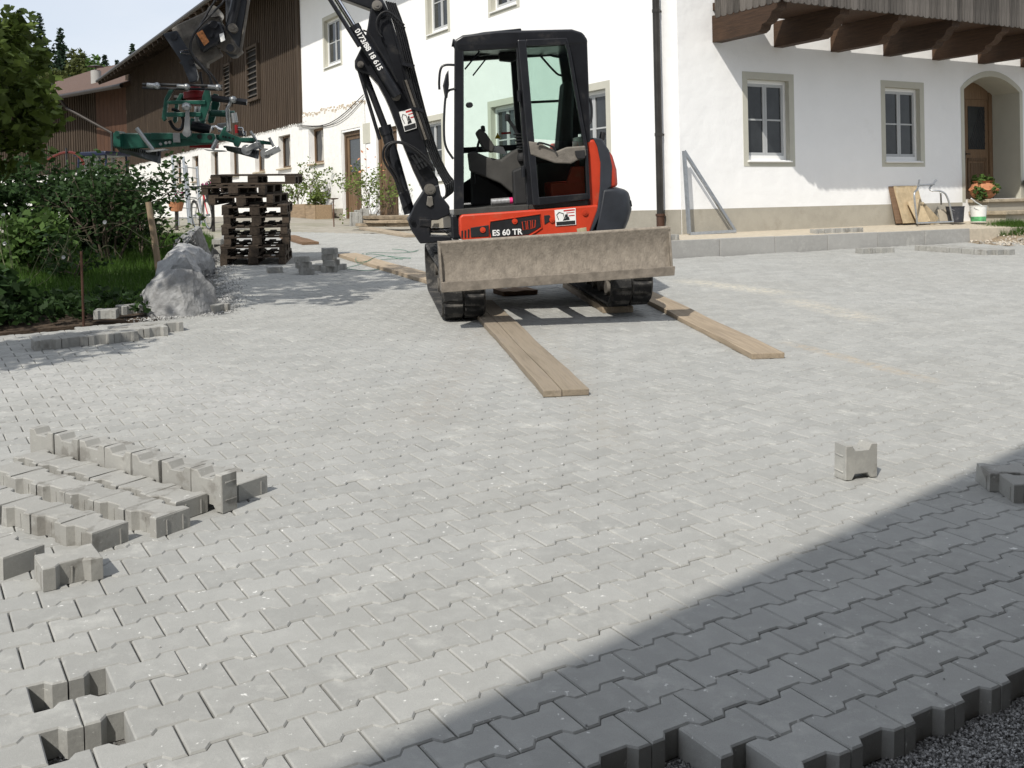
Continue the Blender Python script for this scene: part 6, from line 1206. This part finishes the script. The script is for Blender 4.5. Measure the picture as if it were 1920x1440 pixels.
for k, (p_, a, w_) in enumerate((((-3.750,9.559), 10, 1.0), ((-3.645,9.848), 45, .8))): tag(link('loose_paving_stone', loose_me, None, gframe(p_[0], p_[1], R(a), .05)), ('old paving stone lying on the soil, left of a broken one', 'broken stone on the soil beside the largest boulder')[k], 'paving stone')
# tall tree left of the frame: its crown throws the broad shade around the pallets
wt = thing('walnut_tree', 'tall tree beyond the picture edge whose crown shades the pallets', 'tree', gframe(-6.1, 7.7)); wr = random.Random(8)
q = MB(); q.tube([(0, 0, -.2), (.05, .05, 2.5), (.2, .1, 5.2), (.3, .1, 7.6)], [.16, .13, .09, .03], 10)
for k in range(7): a = k * .9; q.tube([(.1, .05, 3.0 + .55 * k), (.5 * math.cos(a), .5 * math.sin(a), 3.9 + .55 * k), (1.3 * math.cos(a), 1.3 * math.sin(a), 4.6 + .5 * k)], [.06, .04, .015], 6)
obj('trunk', q, M_BARK, wt, auto=60); q = MB()
for _ in range(75):
    v = Vector((wr.gauss(0, 1), wr.gauss(0, 1), wr.gauss(0, 1))).normalized() * wr.random() ** .4; leaf_cluster(q, (.45 + v.x * 1.75, .1 + v.y * 1.9, 6.0 + v.z * 2.1), .5, .4, 60, .17, wr)
obj('crown', q, M_LEAF, wt)
# background trees
def spruce(x, y, z0, h, rad, seed, label):
    r_ = random.Random(seed); t = thing('spruce_tree', label, 'tree', Matrix.Translation((x, y, z0)), 'trees behind the barn'); q = MB(); q.tube([(0, 0, -1), (0, 0, h * .97)], [h * .018, .03], 6); obj('trunk', q, M_BARK, t)
    f = MB(); z = h * .12
    while z < h * .985:
        k = 1 - z / h; R_ = rad * 1.9 * k * r_.uniform(.7, 1.2) + .10; nb_ = max(4, int(9 * k ** .5) + 3)
        for j in range(nb_):
            a = 2 * math.pi * (j + r_.random()) / nb_; L_ = R_ * r_.uniform(.7, 1.15)
            for s_ in range(max(2, int(L_ / .38))):
                d = L_ * (s_ + .6) / max(2, int(L_ / .38)); dz = -.32 * d * .6 + r_.uniform(-.12, .12)
                c = Vector((math.cos(a) * d, math.sin(a) * d, z + dz)); leaf_cluster(f, c, min(.42, .12 + R_ * .3), .18, 5, min(.62, .25 + R_ * .3), r_)
        z += h * .026 * (k + .5)
    obj('crown', f, M_CONE, t)
def fartree(x, y, z0, h, rad, seed, label, m=M_OLIVE):
    r_ = random.Random(seed); t = thing('broadleaf_tree', label, 'tree', Matrix.Translation((x, y, z0)), 'trees behind the barn'); q = MB(); q.tube([(0, 0, -1), (0, 0, h * .7)], [h * .02, .08], 6); obj('trunk', q, M_BARK, t)
    f = MB()
    for _ in range(46):
        v = Vector((r_.gauss(0, 1), r_.gauss(0, 1), r_.gauss(0, 1))).normalized() * r_.random() ** .35; zz = v.z * .5 + .5
        c = Vector((v.x * rad * (1 - .55 * zz ** 2), v.y * rad * (1 - .55 * zz ** 2), h * (.32 + .62 * zz))); leaf_cluster(f, c, rad * .36, rad * .32, 90, .55, r_)
    obj('crown', f, m, t)
def far(px, py, Y): return (px - 960) / 1948 * Y + .024 * 0, 1.45 + (405 - py) / 1948 * Y
FT = 130.0
for k, (px, top, rad, nm) in enumerate(((12, 18, 2.6, 'spruce at the very left, partly behind the hazel'), (46, 4, 2.9, 'tall spruce rising above the hazel'), (86, 10, 3.1, 'tall spruce between the hazel and the olive green tree'), (124, 40, 2.4, 'dark spruce tip behind the olive green tree'), (206, 92, 2.6, 'short spruce just above the barn wing ridge'), (229, 103, 2.0, 'smallest spruce tip above the barn wing ridge'), (259, 73, 2.2, 'single spruce between the barn wing and the farmhouse roof'))):
    Y = FT + 7 * (k % 3); X, Z = far(px, top, Y); spruce(X, Y, 1.5, Z - 1.5, rad * 1.25, 100 + k, nm)
for k, (px, top, rad, nm) in enumerate(((144, 52, 3.2, 'olive green broadleaf tree, tallest behind the barn wing'), (182, 84, 2.8, 'rounded broadleaf tree right of the olive green one'), (112, 100, 3.0, 'broadleaf tree low behind the hazel'))):
    Y = FT - 8; X, Z = far(px, top, Y); fartree(X, Y, 1.5, Z - 1.5, rad, 130 + k, nm, M_OLIVE if k != 1 else M_LEAF)
# ------------------------------------------------------------------ yard behind: tractor, bicycle, ladders, planters
tx, ty = -17.2, 42.5; TZ0 = land_z(tx, ty)
M_TRB = mat('tractor_dark_blue', (.012, .018, .045), .4, var=.2); M_TRR = mat('tractor_red', (.11, .018, .012), .5, var=.2); M_TRY = mat('tractor_yellow', (.60, .30, .03), .5, var=.2)
trc = thing('tractor', 'tractor with dark cab and red arched guard hidden behind the shrubs', 'tractor', Matrix.Translation((tx, ty, TZ0)) @ Matrix.Rotation(R(-18), 4, 'Z'))
q = MB(); q.bx(-.4, .4, -2.2, .3, .8, 1.5).bx(-.32, .32, -2.6, -2.2, .75, 1.45); obj('hood', q, M_TRB, trc, bevel=.06); q = MB(); q.bx(-.41, .41, -2.1, .2, 1.20, 1.32); obj('hood_stripe', q, M_TRY, trc)
q = MB(); q.bx(-.7, .7, .1, 1.5, .7, 1.35); obj('body', q, M_TRB, trc, bevel=.04)
for x in (-.72, .72):
    for y in (.1, 1.45): q = MB(); q.tube([(x, y, 1.3), (x * .93, y + (.08 if y < 1 else -.02), 2.62)], .05, 6); obj('cab_post', q, M_TRB, trc)
q = MB(); q.bx(-.80, .80, 0, 1.6, 2.60, 2.78); obj('cab_roof', q, M_TRB, trc, bevel=.05)
for p4 in ([(-.7, .12, 1.4), (.7, .12, 1.4), (.66, .18, 2.6), (-.66, .18, 2.6)], [(.71, .15, 1.4), (.71, 1.42, 1.4), (.67, 1.4, 2.6), (.67, .2, 2.6)], [(-.71, .15, 1.4), (-.71, 1.42, 1.4), (-.67, 1.4, 2.6), (-.67, .2, 2.6)]): q = MB(); q.add(p4, [(0, 1, 2, 3)]); obj('cab_pane', q, M_GLASS, trc)
for x, y, r_ in ((-.85, 1.0, .78), (.85, 1.0, .78), (-.75, -1.7, .5), (.75, -1.7, .5)):
    q = MB(); q.cyl((x - .2, y, r_), (x + .2, y, r_), r_, 26); wh = obj('tyre', q, M_RUB, trc, bevel=.05, auto=40); q = MB(); q.cyl((x - .21, y, r_), (x + .21, y, r_), r_ * .55, 18); obj('rim', q, M_TRY, wh, auto=40)
q = MB(); q.tube(chaikin([(-1.9, -.8, 2.15), (-1.3, -.8, 2.5), (-.6, -.8, 2.75), (.0, -.8, 2.7), (.3, -.8, 2.45), (.4, -.8, 2.2)], 2), .06, 6); obj('arched_guard', q, M_TRR, trc)
q = MB(); q.cyl((-.35, -.9, 1.5), (-.35, -.9, 2.9), .04, 10); obj('exhaust', q, M_BLK, trc)
# bicycle (parked side on, front wheel to the right)
bc = (-7.282,24.539); bp0 = gpt(*bc)
byc = thing('bicycle', 'silver and red bicycle parked by the farmhouse behind the pallets', 'bicycle', Matrix.Translation((bp0.x, bp0.y, land_z(bp0.x, bp0.y) + .01)) @ Matrix.Rotation(R(-58), 4, 'Z') @ Matrix.Rotation(R(5), 4, 'X'))
M_BIKE = mat('bicycle_silver', (.55, .55, .55), .3, metal=.5, var=.1); M_BIKER = mat('bicycle_red', (.45, .02, .03), .4, var=.1)
for x in (-.52, .52):
    q = MB(); q.tube([(x + .33 * math.cos(a), 0, .345 + .33 * math.sin(a)) for a in [2 * math.pi * i / 28 for i in range(28)]], .02, 6, closed=True); wh = obj('tyre', q, M_RUB, byc); q = MB(); q.tube([(x + .305 * math.cos(a), 0, .345 + .305 * math.sin(a)) for a in [2 * math.pi * i / 28 for i in range(28)]], .010, 5, closed=True); q.cyl((x, -.05, .345), (x, .05, .345), .025, 10)
    for i in range(14): a = 2 * math.pi * i / 14; q.tube([(x, 0, .345), (x + .30 * math.cos(a), 0, .345 + .30 * math.sin(a))], .0022, 4)
    obj('rim', q, M_GALV, wh); q = MB(); q.tube([(x + .365 * math.cos(a), 0, .345 + .365 * math.sin(a)) for a in [math.pi * (.1 + .8 * i / 12) for i in range(13)]], .016, 5); obj('mudguard', q, M_BLKM, byc)
for nm, pts, m_, r_ in (('frame_tube', [(-.05, 0, .30), (.36, 0, .78)], M_BIKE, .020), ('frame_tube', [(-.20, 0, .72), (.34, 0, .84)], M_BIKE, .018), ('frame_tube', [(-.05, 0, .30), (-.22, 0, .86)], M_BIKE, .017), ('chain_stay', [(-.05, 0, .30), (-.52, 0, .345), (-.20, 0, .74)], M_BIKE, .012), ('head_tube', [(.33, 0, .92), (.38, 0, .72)], M_BIKER, .024), ('fork', [(.38, 0, .72), (.44, 0, .50), (.52, 0, .345)], M_BIKER, .015), ('seat_post', [(-.22, 0, .86), (-.25, 0, .97)], M_BLKM, .014), ('handlebar', [(.26, -.28, 1.04), (.33, -.12, 1.02), (.33, .12, 1.02), (.26, .28, 1.04)], M_BLKM, .013), ('stem', [(.33, 0, .92), (.32, 0, 1.02)], M_BLKM, .016), ('carrier', [(-.25, .06, .74), (-.72, .06, .74), (-.72, -.06, .74), (-.25, -.06, .74)], M_BLKM, .008), ('kickstand', [(-.06, .02, .28), (-.02, .16, .0)], M_BLKM, .008)):
    q = MB(); q.tube(pts, r_, 8); obj(nm, q, m_, byc, auto=50)
q = MB(); q.prism([(-.38, .99), (-.12, .97), (-.10, .99), (-.24, 1.03), (-.38, 1.04)], -.06, .06); obj('saddle', q, M_BLKM, byc, bevel=.015)
q = MB(); q.cyl((-.05, -.03, .30), (-.05, .03, .30), .085, 18); obj('chainring', q, M_BLKM, byc)
# aluminium ladders behind the bicycle
lp = gpt(*(-8.231,26.424))
for k in range(2):
    la = thing('ladder', ('tall aluminium ladder leaning left of the bicycle', 'second aluminium ladder set close behind the first one')[k], 'ladder', Matrix.Translation((lp.x + .22 * k - .1, lp.y + .35 * k, land_z(lp.x, lp.y))) @ Matrix.Rotation(R(66), 4, 'Z') @ Matrix.Rotation(R(-7), 4, 'X') @ Matrix.Rotation(R(3), 4, 'Y'), 'aluminium ladders')
    for x in (-.2, .2): q = MB(); q.bx(x - .014, x + .014, -.035, .035, 0, 1.55 + .25 * (1 - k)); obj('stile', q, M_GALV, la)
    for i in range(6): q = MB(); q.cyl((-.2, 0, .2 + .26 * i), (.2, 0, .2 + .26 * i), .014, 8); obj('rung', q, M_GALV, la)
# flower pots by the bicycle
M_PINK = leaf_mat('pink_petals', (.50, .08, .26), .3, .4)
for k, (px, Y, lab, zoff) in enumerate((((-6.868,23.900,2.135), 0, 'pink petunias in a hanging basket above the bicycle', 0), ((-7.934,24.600,1.923), 0, 'pot of dark foliage with few pink flowers left of the ladder', 0))):
    f_ = thing('flower_pot', lab, 'flower pot', Matrix.Translation(px)); q = MB(); q.lathe([(0, -.32), (.13, -.30), (.19, -.08), (.17, -.08), (0, -.12)], 16); obj('pot', q, M_BLKM if k == 0 else M_TERRA, f_)
    q = MB(); leaf_cluster(q, (0, 0, .02), .26, .16, 160, .07, vr); obj('foliage', q, M_LEAFD, f_); q = MB(); leaf_cluster(q, (0, 0, .06), .25, .13, 110 if k == 0 else 25, .06, vr); obj('blossoms', q, M_PINK, f_)
    q = MB(); q.cyl((0, 0, -.3), (0, 0, -(px[2] - land_z(px[0], px[1]))), .04, 10); obj('stand', q, M_DARKM, f_)
# planter boxes with tall herbs
M_BOX = mat('planter_wood', (.30, .22, .14), .9, var=.3, scale=5, bump=.4, bscale=20, grain=(.6, 6, 6))
for k, (s0, s1, lab) in enumerate(((15.6, 17.35, 'long wooden planter box with tall green herbs below the barn window'), (14.75, 15.55, 'short wooden planter box beside the first stable door'))):
    zb = land_z(*(LF @ Vector((-(s0 + s1) / 2, -.6, 0))).xy) - .02
    pb = thing('planter_box', lab, 'planter box', LF @ Matrix.Translation((-(s0 + s1) / 2, -.55, zb)), 'planter boxes along the wall'); L_ = s1 - s0
    for nm, c, d in (('front_board', (0, -.24, .2), (L_, .035, .40)), ('back_board', (0, .24, .2), (L_, .035, .40)), ('end_board', (-L_ / 2 + .02, 0, .2), (.035, .44, .40)), ('end_board', (L_ / 2 - .02, 0, .2), (.035, .44, .40))): q = MB(); q.box(c, d); obj(nm, q, M_BOX, pb, bevel=.006)
    q = MB(); q.bx(-L_ / 2 + .04, L_ / 2 - .04, -.22, .22, .02, .34); obj('soil', q, M_SOIL, pb)
for k, (s_, h_, lab) in enumerate(((17.0, 1.25, 'light green bushy herb at the left end of the long planter'), (15.75, 1.65, 'tall light green herb in the middle of the long planter'), (15.1, .7, 'small herb in the short planter box'))):
    zb = land_z(*(LF @ Vector((-s_, -.6, 0))).xy) + .3
    tree('herb', lab, 'plant', LF @ Matrix.Translation((-s_, -.55, zb)), h_, .010, (0, 0), 200 + k, M_LEAFY, .085, 5, .13, 8, 1, 'herbs in the planters')
tree('rose_bush', 'loose rose bush growing against the second stable door', 'shrub', LF @ Matrix.Translation((-11.3, -.6, land_z(*(LF @ Vector((-11.2, -.7, 0))).xy))), 1.75, .012, (0, 0), 230, M_LEAFY, .08, 3, .2, 6, 2)
q = MB(); leaf_cluster(q, (-10.9, -.8, 2.7), .5, .5, 22, .09, vr); rb = obj('rose_blossoms', q, leaf_mat('apricot_petals', (.62, .28, .16), .3, .3), None, LF); struct(rb, 'stuff'); rb['label'] = 'apricot blossoms scattered over the rose bush'
# bird-bath like stand
p_ = gpt(*(-4.352,25.432)); sd = thing('garden_stand', 'thin rusty garden stand with small tray beside the planters', 'stand', Matrix.Translation((p_.x, p_.y, land_z(p_.x, p_.y)))); q = MB(); q.cyl((0, 0, 0), (0, 0, .66), .014, 8); obj('post', q, MATS['rust'], sd); q = MB(); q.lathe([(0, .66), (.12, .68), (.14, .70), (0, .67)], 16); obj('tray', q, MATS['rust'], sd)
# ------------------------------------------------------------------ grass bank and rubble at the right end of the terrace
bk = MB(); nb = 26; bx0 = gpt(8.05, 17.75)
def bank_h(u, v): return max(0, .24 * math.exp(-(((u - 1.75) / .95) ** 2 + ((v - .75) / .75) ** 2)) + .05 * noise.noise(Vector((u * 3, v * 3, 0))) - .02)
bu = Vector(kd); bv = Vector(kn)
def bank_pt(u, v): x, y = bx0.x + bu.x * u + bv.x * v, bx0.y + bu.y * u + bv.y * v; return (x, y, ground_z(x, y) + bank_h(u, v))
for i in range(nb):
    for j in range(nb): bk.v.append(bank_pt(-.15 + 3.4 * i / (nb - 1), -.6 + 2.6 * j / (nb - 1)))
bk.f = [(i * nb + j, (i + 1) * nb + j, (i + 1) * nb + j + 1, i * nb + j + 1) for i in range(nb - 1) for j in range(nb - 1)]; bk.m = [0] * len(bk.f)
struct(obj('earth_bank', bk, mat('bank_earth', (.24, .19, .13), .95, var=.4, scale=8, bump=1.0, bscale=30), smooth=True))
q = MB()
while len(q.f) < 5000:
    u, v = vr.uniform(.25, 3.2), vr.uniform(.15, 1.9)
    if bank_h(u, v) < .07 or (u < .6 and vr.random() < .6): continue
    x, y, z = bank_pt(u, v); h_ = vr.uniform(.05, .15); w_ = .006; a = vr.uniform(0, 6.3); q.add([(x - w_ * math.cos(a), y - w_ * math.sin(a), z), (x + w_ * math.cos(a), y + w_ * math.sin(a), z), (x + vr.gauss(0, .04), y + vr.gauss(0, .04), z + h_)], [(0, 1, 2)])
o = struct(obj('grass', q, M_GRASS), 'stuff'); o['label'] = 'grass tufts on the bank beside the steps'
M_RUB2 = leaf_mat('limestone_rubble', (.44, .40, .34), 0, .4); M_RUB2.node_tree.nodes['Mix Shader'].inputs[0].default_value = 0; M_RUB2.node_tree.nodes['Principled BSDF'].inputs['Roughness'].default_value = .9
def reg_rub(): return 0, 0
q = MB()
for _ in range(700):
    u, v = vr.uniform(-.1, 3.0), vr.uniform(-.55, .45); x, y, z = bank_pt(u, v); s_ = vr.uniform(.008, .03) * (2.2 if vr.random() < .06 else 1)
    chip_mesh(q, 1, lambda: (x, y), s_, vr, z + s_ * .3, 0)
o = struct(obj('rubble', q, M_RUB2), 'stuff'); o['label'] = 'pale limestone rubble at the end of the terrace kerb'

# crumbs of mortar and leaf litter on the paving
q = MB()
for _ in range(420):
    x, y = vr.uniform(-2.5, 4.5), vr.uniform(2.6, 11)
    if not inpoly(x, y, FIELD): continue
    chip_mesh(q, 1, lambda: (x, y), vr.uniform(.002, .006), vr, .002, .001)
o = struct(obj('debris', q, M_GRIT, None, GF), 'stuff'); o['label'] = 'crumbs of grit scattered on the paving'

bpy.context.view_layer.update()
